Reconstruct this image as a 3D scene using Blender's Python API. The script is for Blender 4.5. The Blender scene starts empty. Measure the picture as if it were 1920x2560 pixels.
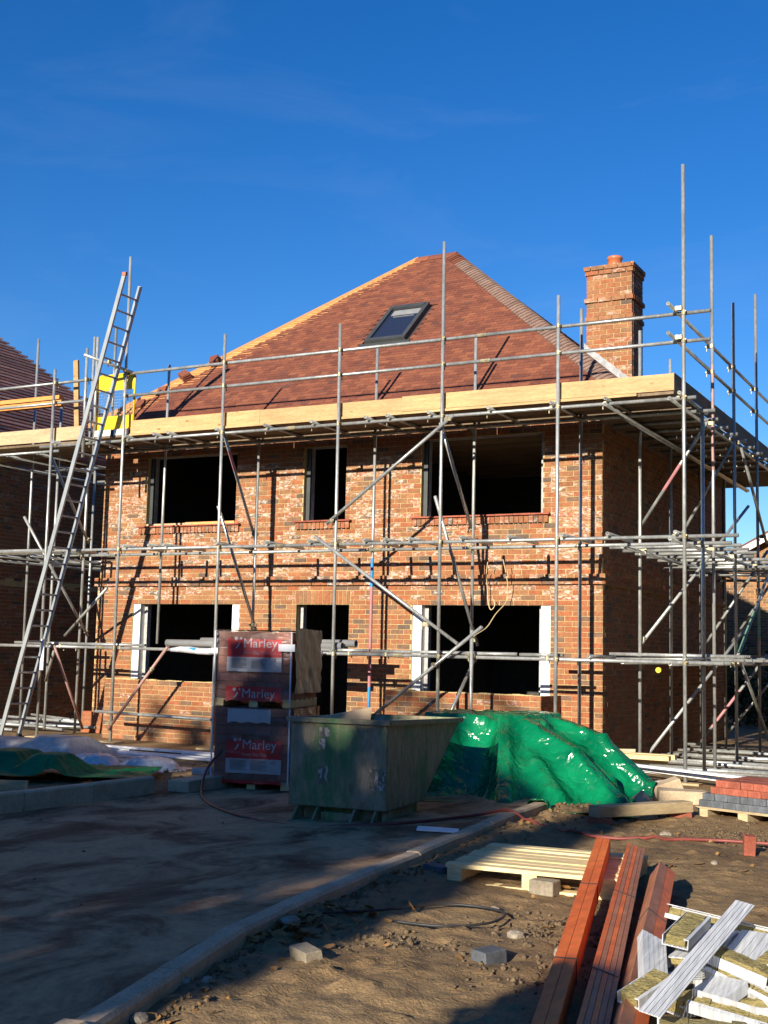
import bpy, bmesh, math, random
import numpy as np
from mathutils import Vector, Matrix
random.seed(7); rng = np.random.default_rng(11)
SC = bpy.context.scene
COL = SC.collection
PI = math.pi

# ------------------------------------------------------------------ camera, sky, sun, exposure
YAW, PITCH, ROLL = .492362, .112942, .023904
CAM = Vector((5.4047, -16.668, 1.39945))
_f = Vector((-math.sin(YAW), math.cos(YAW), 0)); _r = Vector((math.cos(YAW), math.sin(YAW), 0)); _u = Vector((0, 0, 1))
_f2 = _f * math.cos(PITCH) + _u * math.sin(PITCH); _u2 = _u * math.cos(PITCH) - _f * math.sin(PITCH)
_r3 = _r * math.cos(ROLL) + _u2 * math.sin(ROLL); _u3 = _u2 * math.cos(ROLL) - _r * math.sin(ROLL)
cam = bpy.data.cameras.new('camera'); camo = bpy.data.objects.new('camera', cam); COL.objects.link(camo)
m = Matrix(((_r3.x, _u3.x, -_f2.x, CAM.x), (_r3.y, _u3.y, -_f2.y, CAM.y), (_r3.z, _u3.z, -_f2.z, CAM.z), (0, 0, 0, 1)))
camo.matrix_world = m
cam.sensor_fit = 'VERTICAL'; cam.sensor_height = 32; cam.sensor_width = 24
cam.lens = 32 * 3048.29 / 2560; cam.clip_start = .1; cam.clip_end = 3000
SC.camera = camo

SUN_EL, SUN_AZ = math.radians(18.3), math.radians(.5)      # azimuth: how far the sun stands left of the facade's normal
to_sun = Vector((-math.sin(SUN_AZ) * math.cos(SUN_EL), -math.cos(SUN_AZ) * math.cos(SUN_EL), math.sin(SUN_EL)))
world = bpy.data.worlds.new('World'); SC.world = world; world.use_nodes = True
nt = world.node_tree; nt.nodes.clear()
sky = nt.nodes.new('ShaderNodeTexSky'); sky.sky_type = 'NISHITA'; sky.sun_disc = False
sky.sun_elevation = SUN_EL; sky.sun_rotation = math.atan2(to_sun.x, to_sun.y)
sky.altitude = 0; sky.air_density = 1.0; sky.dust_density = 0.1; sky.ozone_density = 4.5
bg = nt.nodes.new('ShaderNodeBackground'); bg.inputs['Strength'].default_value = .052
wo = nt.nodes.new('ShaderNodeOutputWorld')
hs = nt.nodes.new('ShaderNodeHueSaturation'); hs.inputs['Saturation'].default_value = 1.26; hs.inputs['Value'].default_value = 1.66; hs.inputs['Hue'].default_value = .511
nt.links.new(sky.outputs[0], hs.inputs['Color']); 
tc = nt.nodes.new('ShaderNodeTexCoord'); mp = nt.nodes.new('ShaderNodeMapping'); mp.inputs['Scale'].default_value = (2.2, 2.2, 9); mp.inputs['Rotation'].default_value = (.25, .1, .4)
wn = nt.nodes.new('ShaderNodeTexNoise'); wn.inputs['Scale'].default_value = 1.6; wn.inputs['Detail'].default_value = 7; wn.inputs['Roughness'].default_value = .6; wn.inputs['Distortion'].default_value = .8
wr_ = nt.nodes.new('ShaderNodeValToRGB'); wr_.color_ramp.elements[0].position = .52; wr_.color_ramp.elements[1].position = .85; wr_.color_ramp.elements[1].color = (.07, .07, .07, 1)
wm = nt.nodes.new('ShaderNodeMix'); wm.data_type = 'RGBA'; wm.inputs[7].default_value = (7, 8, 9.5, 1)          # thin high cirrus over the whole sky
nt.links.new(tc.outputs['Generated'], mp.inputs[0]); nt.links.new(mp.outputs[0], wn.inputs['Vector']); nt.links.new(wn.outputs['Fac'], wr_.inputs[0]); nt.links.new(wr_.outputs[0], wm.inputs[0]); nt.links.new(hs.outputs[0], wm.inputs[6])
nt.links.new(wm.outputs[2], bg.inputs[0]); nt.links.new(bg.outputs[0], wo.inputs[0])
sl = bpy.data.lights.new('sun', 'SUN'); sl.energy = 5.0; sl.angle = math.radians(.5); sl.color = (1, .92, .78)
so = bpy.data.objects.new('sun', sl); COL.objects.link(so)
so.rotation_euler = to_sun.to_track_quat('Z', 'Y').to_euler(); so.location = (0, -30, 30)
SC.view_settings.view_transform = 'Standard'; SC.view_settings.look = 'None'
SC.view_settings.exposure = 0.78; SC.view_settings.gamma = 1
SC.view_settings.use_curve_mapping = False

# ------------------------------------------------------------------ helpers
G = -.15                                                     # ground level
def tag(o, label=None, cat=None, group=None, kind=None):
    if label: o['label'] = label
    if cat: o['category'] = cat
    if group: o['group'] = group
    if kind: o['kind'] = kind
    return o
def empty(name, loc=(0, 0, 0), label=None, cat=None, group=None, kind=None):
    o = bpy.data.objects.new(name, None); COL.objects.link(o); o.location = loc; o.empty_display_size = .2
    return tag(o, label, cat, group, kind)
def wloc(o):
    v = Vector(o.location)
    while o.parent: o = o.parent; v += Vector(o.location)
    return v
def place(name, me, parent=None, loc=(0, 0, 0), rot=None, mw=None):
    """link a mesh; loc is a WORLD place (parents are never rotated)"""
    o = bpy.data.objects.new(name, me); COL.objects.link(o)
    base = wloc(parent) if parent else Vector((0, 0, 0))
    if parent: o.parent = parent
    if mw is not None:
        o.matrix_local = Matrix.Translation(-base) @ mw
    else:
        o.location = Vector(loc) - base
        if rot is not None: o.rotation_euler = rot
    return o
class MB:
    def __init__(s): s.v = []; s.f = []; s.c = []; s.n = 0
    def add(s, vs, fs, tint=(0, 0, 0)):
        b = s.n
        s.v.extend(vs); s.n += len(vs)
        for q in fs: s.f.append([i + b for i in q]); s.c.append(tint)
    def box(s, x0, x1, y0, y1, z0, z1, tint=(0, 0, 0), mat=None, jit=0):
        vs = [(x, y, z) for z in (z0, z1) for y in (y0, y1) for x in (x0, x1)]
        if jit: vs = [tuple(c + random.uniform(-jit, jit) for c in p) for p in vs]
        if mat is not None: vs = [tuple(mat @ Vector(p)) for p in vs]
        s.add(vs, [(0, 2, 3, 1), (4, 5, 7, 6), (0, 1, 5, 4), (2, 6, 7, 3), (0, 4, 6, 2), (1, 3, 7, 5)], tint)
    def tube(s, a, b, r=.0242, n=10, tint=(0, 0, 0), hollow=True, r2=None, cap=True):
        a = Vector(a); b = Vector(b); d = (b - a).normalized(); L = (b - a).length
        t = Vector((0, 0, 1)) if abs(d.z) < .9 else Vector((1, 0, 0))
        u = d.cross(t).normalized(); w = d.cross(u); r2 = r if r2 is None else r2
        ring = lambda c, rr: [tuple(c + (u * math.cos(2 * PI * i / n) + w * math.sin(2 * PI * i / n)) * rr) for i in range(n)]
        vs = ring(a, r) + ring(b, r2); fs = [(i, (i + 1) % n, n + (i + 1) % n, n + i) for i in range(n)]
        if hollow:
            dep = min(.06, L * .3)
            vs += ring(a, r * .82) + ring(b, r2 * .82) + ring(a + d * dep, r * .8) + ring(b - d * dep, r2 * .8)
            for i in range(n):
                j = (i + 1) % n
                fs += [(i, 2 * n + i, 2 * n + j, j), (n + i, n + j, 3 * n + j, 3 * n + i), (2 * n + i, 4 * n + i, 4 * n + j, 2 * n + j), (3 * n + i, 3 * n + j, 5 * n + j, 5 * n + i)]
            fs += [tuple(range(4 * n, 5 * n)), tuple(reversed(range(5 * n, 6 * n)))]
        elif cap: fs += [tuple(range(n - 1, -1, -1)), tuple(range(n, 2 * n))]
        s.add(vs, fs, tint)
    def path(s, pts, r=.01, n=6, tint=(0, 0, 0), taper=None):
        pts = [Vector(p) for p in pts]; N = len(pts); vs = []; fs = []
        for k, p in enumerate(pts):
            d = (pts[min(k + 1, N - 1)] - pts[max(k - 1, 0)]).normalized()
            t = Vector((0, 0, 1)) if abs(d.z) < .9 else Vector((1, 0, 0))
            u = d.cross(t).normalized(); w = d.cross(u); rr = r if taper is None else r * taper[k]
            vs += [tuple(p + (u * math.cos(2 * PI * i / n) + w * math.sin(2 * PI * i / n)) * rr) for i in range(n)]
        for k in range(N - 1):
            for i in range(n):
                j = (i + 1) % n; fs.append((k * n + i, k * n + j, (k + 1) * n + j, (k + 1) * n + i))
        fs += [tuple(range(n - 1, -1, -1)), tuple((N - 1) * n + i for i in range(n))]
        s.add(vs, fs, tint)
    def prism(s, poly, a, b, axis='y', tint=(0, 0, 0), mat=None):
        n = len(poly)
        P = (lambda p, t: (p[0], t, p[1])) if axis == 'y' else ((lambda p, t: (t, p[0], p[1])) if axis == 'x' else (lambda p, t: (p[0], p[1], t)))
        vs = [P(p, a) for p in poly] + [P(p, b) for p in poly]
        if mat is not None: vs = [tuple(mat @ Vector(p)) for p in vs]
        s.add(vs, [tuple(range(n)), tuple(range(2 * n - 1, n - 1, -1))] + [(i, n + i, n + (i + 1) % n, (i + 1) % n) for i in range(n)], tint)
    def mesh(s, name, mat=None, smooth=False, off=(0, 0, 0), fix=True):
        me = bpy.data.meshes.new(name)
        if off != (0, 0, 0): vs = [(x - off[0], y - off[1], z - off[2]) for x, y, z in s.v]
        else: vs = s.v
        me.from_pydata(vs, [], s.f)
        if s.c and any(c != (0, 0, 0) for c in s.c):
            at = me.color_attributes.new('tint', 'FLOAT_COLOR', 'CORNER')
            arr = np.zeros((len(me.loops), 4), np.float32); arr[:, 3] = 1; k = 0
            for q, c in zip(s.f, s.c): arr[k:k + len(q), :3] = c; k += len(q)
            at.data.foreach_set('color', arr.ravel())
        if fix:
            bm = bmesh.new(); bm.from_mesh(me); bmesh.ops.recalc_face_normals(bm, faces=bm.faces); bm.to_mesh(me); bm.free()
        if smooth: me.polygons.foreach_set('use_smooth', [True] * len(me.polygons))
        if mat: me.materials.append(mat)
        me.update(); return me
    def obj(s, name, mat, parent=None, smooth=False, label=None, cat=None, group=None, kind=None, fix=True, at=None):
        """vertices are WORLD coordinates; the object's origin goes to its own base (or AT)"""
        if at is None:
            if parent: at = tuple(wloc(parent))
            else:
                xs = np.array(s.v); at = (float((xs[:, 0].min() + xs[:, 0].max()) / 2), float((xs[:, 1].min() + xs[:, 1].max()) / 2), float(xs[:, 2].min()))
        o = place(name, s.mesh(name, mat, smooth, at, fix), parent, at)
        return tag(o, label, cat, group, kind)
def bevel(o, w=.004, seg=1):
    md = o.modifiers.new('bevel', 'BEVEL'); md.width = w; md.segments = seg; md.limit_method = 'ANGLE'; return o
def grid_mesh(name, X, Y, Z, mat, smooth=True):
    ny, nx = X.shape
    me = bpy.data.meshes.new(name)
    idx = np.arange(nx * ny).reshape(ny, nx)
    q = np.stack([idx[:-1, :-1], idx[:-1, 1:], idx[1:, 1:], idx[1:, :-1]], -1).reshape(-1, 4)
    me.from_pydata(np.stack([X, Y, Z], -1).reshape(-1, 3).tolist(), [], q.tolist())
    if smooth: me.polygons.foreach_set('use_smooth', [True] * len(me.polygons))
    me.materials.append(mat); me.update(); return me
def hash2(i, j, s):
    h = (i.astype(np.int64) * 374761393 + j.astype(np.int64) * 668265263 + s * 974711) & 0x7fffffff
    h = ((h ^ (h >> 13)) * 1274126177) & 0x7fffffff
    return ((h ^ (h >> 16)) & 0xffff) / 65535.
def vnoise(x, y, s=0):
    i = np.floor(x); j = np.floor(y); u = x - i; v = y - j; u = u * u * (3 - 2 * u); v = v * v * (3 - 2 * v)
    a = hash2(i, j, s); b = hash2(i + 1, j, s); c = hash2(i, j + 1, s); d = hash2(i + 1, j + 1, s)
    return (a * (1 - u) + b * u) * (1 - v) + (c * (1 - u) + d * u) * v
def fbm(x, y, s=0, o=4, g=.5):
    t = 0; a = 1; n = 0
    for k in range(o): t = t + a * vnoise(x * 2 ** k, y * 2 ** k, s + k * 17); n += a; a *= g
    return t / n

# ------------------------------------------------------------------ lettering
def text_raw(body, depth=.0):
    cu = bpy.data.curves.new('t', 'FONT'); cu.body = body; cu.size = 1; cu.extrude = depth; cu.resolution_u = 3
    o = bpy.data.objects.new('t', cu); COL.objects.link(o); dg = bpy.context.evaluated_depsgraph_get(); dg.update()
    me = bpy.data.meshes.new_from_object(o.evaluated_get(dg)); bpy.data.objects.remove(o); bpy.data.curves.remove(cu); return me
TEXT = {k: text_raw(k) for k in ('Marley', 'Acme Clay Tiles', 'CE')}      # made while the scene is still small
def text_mesh(body, size):
    me = TEXT[body].copy(); me.transform(Matrix.Scale(size, 4)); return me

# ------------------------------------------------------------------ materials
def nodes(name):
    mt = bpy.data.materials.new(name); mt.use_nodes = True; n = mt.node_tree
    b = n.nodes['Principled BSDF']; return mt, n, b
def noise_node(n, co, scale, detail=4, rough=.55, dist=0):
    t = n.nodes.new('ShaderNodeTexNoise'); t.inputs['Scale'].default_value = scale; t.inputs['Detail'].default_value = detail
    t.inputs['Roughness'].default_value = rough; t.inputs['Distortion'].default_value = dist
    n.links.new(co, t.inputs['Vector']); return t
def ramp(n, fac, stops, interp='LINEAR'):
    r = n.nodes.new('ShaderNodeValToRGB'); r.color_ramp.interpolation = interp
    e = r.color_ramp.elements
    while len(e) < len(stops): e.new(.5)
    for k, (p, c) in enumerate(stops):
        e[k].position = p; e[k].color = (c[0], c[1], c[2], 1) if hasattr(c, '__len__') else (c, c, c, 1)
    n.links.new(fac, r.inputs['Fac']); return r.outputs['Color']
def mix(n, fac, a, b, mode='MIX'):
    x = n.nodes.new('ShaderNodeMix'); x.data_type = 'RGBA'; x.blend_type = mode
    for s, v in ((0, fac), (6, a), (7, b)):
        if hasattr(v, 'node'): n.links.new(v, x.inputs[s])
        elif s == 0: x.inputs[0].default_value = v
        else: x.inputs[s].default_value = (v[0], v[1], v[2], 1)
    return x.outputs[2]
def mathn(n, op, a, b=0.):
    x = n.nodes.new('ShaderNodeMath'); x.operation = op
    for s, v in ((0, a), (1, b)):
        if hasattr(v, 'node'): n.links.new(v, x.inputs[s])
        else: x.inputs[s].default_value = v
    return x.outputs[0]
def coords(n, scale=(1, 1, 1), space='world'):
    if space == 'world':
        o = n.nodes.new('ShaderNodeNewGeometry').outputs['Position']
    else:
        o = n.nodes.new('ShaderNodeTexCoord').outputs['Object']
    if scale != (1, 1, 1):
        mp = n.nodes.new('ShaderNodeMapping'); mp.inputs['Scale'].default_value = scale
        n.links.new(o, mp.inputs['Vector']); o = mp.outputs[0]
    return o
def bumpn(n, b, h, strength=.3, dist=.01):
    x = n.nodes.new('ShaderNodeBump'); x.inputs['Strength'].default_value = strength; x.inputs['Distance'].default_value = dist
    n.links.new(h, x.inputs['Height']); n.links.new(x.outputs[0], b.inputs['Normal'])
def surf(name, c1, c2, scale=4, rough=.7, metal=0, bump=.2, bd=.005, stretch=(1, 1, 1), space='object', spec=.4, detail=5, stops=(.3, .7), c3=None, fine=0, jitter=0):
    mt, n, b = nodes(name); co = coords(n, stretch, space)
    t = noise_node(n, co, scale, detail)
    st = [(stops[0], c1), (stops[1], c2)]
    if c3: st = [(stops[0], c1), ((stops[0] + stops[1]) / 2, c3), (stops[1], c2)]
    col = ramp(n, t.outputs['Fac'], st)
    if fine:
        t2 = noise_node(n, co, fine, 3)
        col = mix(n, .35, col, ramp(n, t2.outputs['Fac'], [(.35, .45), (.7, 1.4)]), 'MULTIPLY')
    if jitter:                                            # each object a little lighter or darker than its neighbours
        oi = n.nodes.new('ShaderNodeObjectInfo')
        col = mix(n, 1, col, ramp(n, oi.outputs['Random'], [(0, 1 - jitter), (1, 1 + jitter)]), 'MULTIPLY')
    n.links.new(col, b.inputs['Base Color'])
    b.inputs['Roughness'].default_value = rough; b.inputs['Metallic'].default_value = metal; b.inputs['Specular IOR Level'].default_value = spec
    if bump:
        t3 = noise_node(n, co, (fine or scale * 4), 6); bumpn(n, b, t3.outputs['Fac'], bump, bd)
    return mt

def brick_material(name='brick'):
    mt, n, b = nodes(name)
    at = n.nodes.new('ShaderNodeAttribute'); at.attribute_name = 'tint'
    sp = n.nodes.new('ShaderNodeSeparateColor'); n.links.new(at.outputs['Color'], sp.inputs[0])
    base = ramp(n, sp.outputs[0], [(0, (.315, .104, .046)), (.22, (.305, .124, .056)), (.42, (.265, .112, .055)), (.6, (.32, .152, .07)), (.75, (.235, .122, .065)), (.88, (.18, .105, .068)), (1, (.125, .085, .063))])
    co = coords(n)
    t = noise_node(n, co, 22, 6, .65); base = mix(n, .75, base, ramp(n, t.outputs['Fac'], [(.25, .5), (.75, 1.45)]), 'MULTIPLY')
    t5 = noise_node(n, co, 2.2, 3); base = mix(n, .5, base, ramp(n, t5.outputs['Fac'], [(.3, .72), (.7, 1.25)]), 'MULTIPLY')
    t2 = noise_node(n, coords(n, (11, 11, 26)), 1.3, 6, .65, .5)
    e = ramp(n, t2.outputs['Fac'], [(.48, 0), (.62, 1)])
    f = mathn(n, 'MULTIPLY', mathn(n, 'MULTIPLY', e, sp.outputs[1]), .9)
    base = mix(n, f, base, (.62, .52, .44))
    n.links.new(base, b.inputs['Base Color']); b.inputs['Roughness'].default_value = .85; b.inputs['Specular IOR Level'].default_value = .25
    t3 = noise_node(n, co, 70, 6, .7); bumpn(n, b, t3.outputs['Fac'], .55, .006)
    return mt
M = {}
M['brick'] = brick_material()
M['mortar'] = surf('mortar', (.46, .33, .145), (.56, .43, .21), 9, .9, bump=.4, fine=60, space='world')
def tile_material():
    mt, n, b = nodes('clay_tile')
    at = n.nodes.new('ShaderNodeAttribute'); at.attribute_name = 'tint'
    sp = n.nodes.new('ShaderNodeSeparateColor'); n.links.new(at.outputs['Color'], sp.inputs[0])
    base = ramp(n, sp.outputs[0], [(0, (.145, .050, .031)), (.35, (.19, .063, .037)), (.65, (.225, .077, .042)), (.85, (.28, .10, .05)), (1, (.115, .05, .04))])
    co = coords(n); t = noise_node(n, co, 30, 5); base = mix(n, .5, base, ramp(n, t.outputs['Fac'], [(.3, .65), (.75, 1.3)]), 'MULTIPLY')
    t5 = noise_node(n, co, .9, 3); base = mix(n, .22, base, ramp(n, t5.outputs['Fac'], [(.3, .75), (.7, 1.2)]), 'MULTIPLY')
    n.links.new(base, b.inputs['Base Color']); b.inputs['Roughness'].default_value = .75; b.inputs['Specular IOR Level'].default_value = .3
    bumpn(n, b, t.outputs['Fac'], .3, .004); return mt
M['tile'] = tile_material()
M['underlay'] = surf('underlay', (.03, .025, .025), (.05, .04, .04), 4, .8, bump=.1)
M['batten'] = surf('batten', (.62, .27, .085), (.78, .38, .14), 5, .7, bump=.15, stretch=(1, 1, 6), fine=30, jitter=.15)
M['hipmortar'] = surf('bonnet_tile', (.20, .115, .085), (.30, .20, .155), 9, .85, bump=.4, fine=40, jitter=.10)
M['galv'] = surf('galvanised_steel', (.28, .285, .27), (.48, .485, .46), 7, .34, metal=.4, bump=.12, bd=.002, stretch=(1, 1, .35), fine=45, spec=.5, jitter=.16, space='world')
M['coupler'] = surf('coupler_steel', (.20, .17, .11), (.44, .38, .24), 18, .5, metal=.5, bump=.3, fine=50, jitter=.25, space='world')
M['pine'] = surf('pine_board', (.39, .235, .095), (.53, .345, .155), 2.2, .65, bump=.15, stretch=(1, 1, 9), c3=(.46, .29, .125), fine=14, space='world', jitter=.13)
def pine_knots():
    mt = M['pine']; n = mt.node_tree; b = n.nodes['Principled BSDF']; lk = b.inputs['Base Color'].links[0].from_socket
    vo = n.nodes.new('ShaderNodeTexVoronoi'); vo.inputs['Scale'].default_value = 1.0; n.links.new(coords(n, (2.6, 2.6, 6.5)), vo.inputs['Vector'])
    kn = ramp(n, vo.outputs['Distance'], [(.0, (.30, .20, .12)), (.07, (.62, .5, .4)), (.14, (1, 1, 1))])
    t = noise_node(n, coords(n), .8, 4); col = mix(n, 1, mix(n, 1, lk, kn, 'MULTIPLY'), ramp(n, t.outputs['Fac'], [(.3, .82), (.7, 1.1)]), 'MULTIPLY')
    n.links.new(col, b.inputs['Base Color'])
pine_knots()
M['board'] = surf('scaffold_board', (.11, .075, .042), (.22, .155, .09), 2.5, .8, bump=.25, stretch=(1, 7, 1), fine=20, space='world', jitter=.2)
M['oldpine'] = surf('weathered_board', (.36, .27, .15), (.55, .42, .24), 2.5, .8, bump=.25, stretch=(1, 1, 8), fine=18, space='world', jitter=.1)
M['boardend'] = surf('side_toe_board', (.22, .16, .10), (.35, .26, .16), 3, .8, bump=.2, stretch=(1, .4, 8), space='world', jitter=.15)
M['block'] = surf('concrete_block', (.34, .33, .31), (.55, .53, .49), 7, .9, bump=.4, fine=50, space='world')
M['white'] = surf('white_board', (.80, .79, .75), (.86, .85, .82), 5, .5, bump=.05)
M['darkblock'] = surf('shade_dark_block', (.045, .042, .038), (.085, .08, .072), 7, .9, bump=.3, space='world')  # darkened copy of the block: indoor shade is put into its colour
M['inside'] = surf('shade_dark_interior', (.03, .026, .022), (.055, .048, .04), 2, .9, bump=.1, space='world')  # the shade of the rooms is put into this near-black colour
M['joist'] = surf('joist_timber', (.30, .19, .09), (.42, .28, .14), 2, .8, stretch=(1, 1, 8), bump=.1)
M['lead'] = surf('lead', (.17, .175, .18), (.30, .30, .31), 10, .55, metal=.3, bump=.4, bd=.01)
M['pot'] = surf('terracotta', (.42, .12, .05), (.52, .17, .08), 8, .35, bump=.05)
M['frame'] = surf('grey_frame', (.055, .06, .06), (.075, .08, .08), 6, .4, metal=.2, bump=.05)
def glass_mat():
    mt, n, b = nodes('glass'); b.inputs['Base Color'].default_value = (.02, .025, .045, 1); b.inputs['Roughness'].default_value = .04
    b.inputs['Specular IOR Level'].default_value = .8; return mt
M['glass'] = glass_mat()
M['yellow'] = surf('yellow_paint', (.72, .44, .012), (.82, .53, .02), 6, .45, bump=.05)
M['alu'] = surf('ladder_aluminium', (.30, .32, .32), (.42, .44, .44), 8, .42, metal=.4, bump=.1, stretch=(1, 1, .3))
M['black'] = surf('black_plastic', (.02, .02, .02), (.035, .035, .035), 8, .5, bump=.1)
M['pvcgrey'] = surf('grey_pvc', (.20, .20, .20), (.27, .27, .26), 5, .4, bump=.03)
M['pvcwhite'] = surf('white_pvc', (.48, .49, .50), (.62, .63, .64), 3, .38, bump=.12, bd=.003, stretch=(14, 1, 1), fine=6)
M['wool'] = surf('mineral_wool', (.20, .165, .06), (.44, .35, .14), 14, .95, bump=.9, bd=.02, fine=70, stretch=(1, 1, 3))
M['kerb'] = surf('kerb_concrete', (.44, .32, .20), (.60, .455, .295), 5, .85, bump=.35, fine=60, space='world')
M['greybrick'] = surf('grey_brick', (.20, .165, .115), (.30, .25, .18), 9, .9, bump=.4, fine=50)
M['stone'] = surf('rough_stone', (.22, .18, .13), (.40, .34, .26), 9, .9, bump=.6, bd=.02, fine=40)
M['clod'] = surf('mud_clod', (.10, .066, .036), (.20, .14, .08), 12, .95, bump=.8, bd=.02, fine=60)
M['leaf'] = surf('dead_leaf', (.16, .075, .025), (.40, .22, .07), 2, .75, bump=.3, jitter=.4, fine=25, space='world')
M['hose'] = surf('red_hose', (.16, .035, .028), (.25, .06, .045), 6, .5, bump=.15)
M['cable'] = surf('pale_cable', (.55, .42, .22), (.65, .52, .3), 6, .5, bump=.05)
M['redwood'] = surf('treated_batten', (.58, .105, .018), (.80, .19, .035), 2.2, .55, bump=.25, stretch=(1, .35, 1), fine=22, space='world', jitter=.18, c3=(.70, .14, .026))
M['redside'] = surf('treated_batten_worn', (.34, .13, .06), (.50, .20, .10), 2.2, .6, bump=.25, stretch=(1, .35, 1), fine=22, space='world', jitter=.15)
M['palletwood'] = surf('pallet_wood', (.64, .47, .22), (.82, .65, .35), 3, .75, bump=.3, stretch=(.6, 4, 4), fine=22, space='world', jitter=.12)
M['redbrick'] = surf('red_stock_brick', (.26, .062, .035), (.36, .105, .06), 9, .8, bump=.3, fine=50, jitter=.18)
M['bluebrick'] = surf('blue_brick', (.07, .08, .09), (.13, .14, .155), 9, .7, bump=.3, fine=50, jitter=.2)
M['cardboard'] = surf('cardboard', (.42, .30, .19), (.52, .39, .26), 5, .8, bump=.1)
M['greysheet'] = surf('grey_sheeting', (.48, .42, .36), (.62, .55, .48), 3, .85, bump=.3, bd=.02, fine=12, spec=.15)
M['foliage'] = surf('foliage', (.035, .05, .014), (.10, .11, .03), 1.2, .7, bump=0, space='world')
M['bark'] = surf('bark', (.06, .045, .03), (.13, .10, .07), 6, .9, bump=.7, bd=.02, stretch=(1, 1, .3))
M['packred'] = surf('label_red', (.62, .012, .014), (.74, .02, .022), 4, .35, bump=.1, bd=.004)
M['packwhite'] = surf('label_white', (.66, .67, .70), (.74, .75, .77), 4, .4, bump=.1, bd=.004)
M['print'] = surf('label_print', (.10, .10, .12), (.14, .14, .16), 4, .5, bump=0)
M['packtile'] = surf('packed_tile', (.27, .11, .075), (.44, .20, .14), 4, .8, bump=.3, fine=40, jitter=.3)
M['kraft'] = surf('brown_wrap', (.40, .265, .14), (.55, .385, .215), 3, .42, bump=.5, bd=.02, fine=9, stretch=(1, 1, .4))
M['strap'] = surf('white_strap', (.55, .55, .58), (.66, .66, .70), 6, .5, bump=.05)
M['bluepaint'] = surf('blue_paint', (.02, .20, .45), (.03, .27, .55), 9, .5, bump=.1)
M['pinkpaint'] = surf('pink_paint', (.34, .13, .14), (.44, .20, .21), 9, .5, bump=.1)
M['greenpaint'] = surf('green_paint', (.16, .33, .22), (.24, .42, .30), 9, .5, bump=.1)
M['ruspaint'] = surf('rust_paint', (.32, .17, .14), (.42, .25, .21), 9, .55, bump=.1)
M['orangewood'] = surf('orange_timber', (.72, .25, .055), (.82, .34, .09), 3, .65, stretch=(1, 1, 7), bump=.12, fine=18)

def plastic_film():
    mt, n, b = nodes('clear_film'); n.nodes.remove(b)
    co = coords(n, (3, 3, 9), 'object'); t = noise_node(n, co, 2.5, 5, .6, 1.2)
    bp = n.nodes.new('ShaderNodeBump'); bp.inputs['Strength'].default_value = .7; bp.inputs['Distance'].default_value = .03
    n.links.new(t.outputs['Fac'], bp.inputs['Height'])
    gl = n.nodes.new('ShaderNodeBsdfGlossy'); gl.inputs['Roughness'].default_value = .16; n.links.new(bp.outputs[0], gl.inputs['Normal'])
    df = n.nodes.new('ShaderNodeBsdfDiffuse'); df.inputs['Color'].default_value = (.62, .60, .60, 1); n.links.new(bp.outputs[0], df.inputs['Normal'])
    tr = n.nodes.new('ShaderNodeBsdfTransparent'); tr.inputs['Color'].default_value = (.93, .93, .94, 1)
    m1 = n.nodes.new('ShaderNodeMixShader'); m2 = n.nodes.new('ShaderNodeMixShader')
    fr = n.nodes.new('ShaderNodeFresnel'); fr.inputs['IOR'].default_value = 1.45; n.links.new(bp.outputs[0], fr.inputs['Normal'])
    t2 = noise_node(n, co, 1.2, 4); hz = ramp(n, t2.outputs['Fac'], [(.5, .0), (.8, .13)])
    n.links.new(hz, m1.inputs[0]); n.links.new(tr.outputs[0], m1.inputs[1]); n.links.new(df.outputs[0], m1.inputs[2])
    fx = mathn(n, 'MULTIPLY', fr.outputs[0], 1.2)
    n.links.new(fx, m2.inputs[0]); n.links.new(m1.outputs[0], m2.inputs[1]); n.links.new(gl.outputs[0], m2.inputs[2])
    n.links.new(m2.outputs[0], n.nodes['Material Output'].inputs[0]); return mt
M['film'] = plastic_film()
def tarp_mat(name, c1, c2, rough=.2):
    mt, n, b = nodes(name); co = coords(n, (1, 1, 1), 'object')
    t = noise_node(n, co, 2.2, 5, .55, .6); col = ramp(n, t.outputs['Fac'], [(.3, c1), (.7, c2)])
    t4 = noise_node(n, co, 5, 4); dust = ramp(n, t4.outputs['Fac'], [(.62, 0), (.8, .12)])
    col = mix(n, dust, col, (.35, .36, .32))
    n.links.new(col, b.inputs['Base Color']); b.inputs['Roughness'].default_value = rough; b.inputs['Specular IOR Level'].default_value = .6
    wv = noise_node(n, co, 2.5, 2); ad = n.nodes.new('ShaderNodeVectorMath'); ad.operation = 'MULTIPLY_ADD'; ad.inputs[1].default_value = (.35, .35, .35)
    n.links.new(wv.outputs['Color'], ad.inputs[0]); n.links.new(co, ad.inputs[2]); h = None
    for sc_, wt in ((1.7, 1.), (4.2, .5), (10, .22)):                     # sharp creases at three sizes
        vo = noise_node(n, ad.outputs[0], sc_, 1.5, .5, .5)
        q_ = mathn(n, 'MULTIPLY', mathn(n, 'ABSOLUTE', mathn(n, 'SUBTRACT', vo.outputs['Fac'], .5)), wt); h = q_ if h is None else mathn(n, 'ADD', h, q_)
    bumpn(n, b, h, .55, .20)
    tl = n.nodes.new('ShaderNodeBsdfTranslucent'); tl.inputs['Color'].default_value = (c2[0], c2[1], c2[2], 1)
    ms = n.nodes.new('ShaderNodeMixShader'); ms.inputs[0].default_value = .12
    n.links.new(b.outputs[0], ms.inputs[1]); n.links.new(tl.outputs[0], ms.inputs[2]); n.links.new(ms.outputs[0], n.nodes['Material Output'].inputs[0])
    return mt
M['tarp'] = tarp_mat('green_polythene', (.0, .10, .038), (.004, .23, .085), .19)
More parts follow.
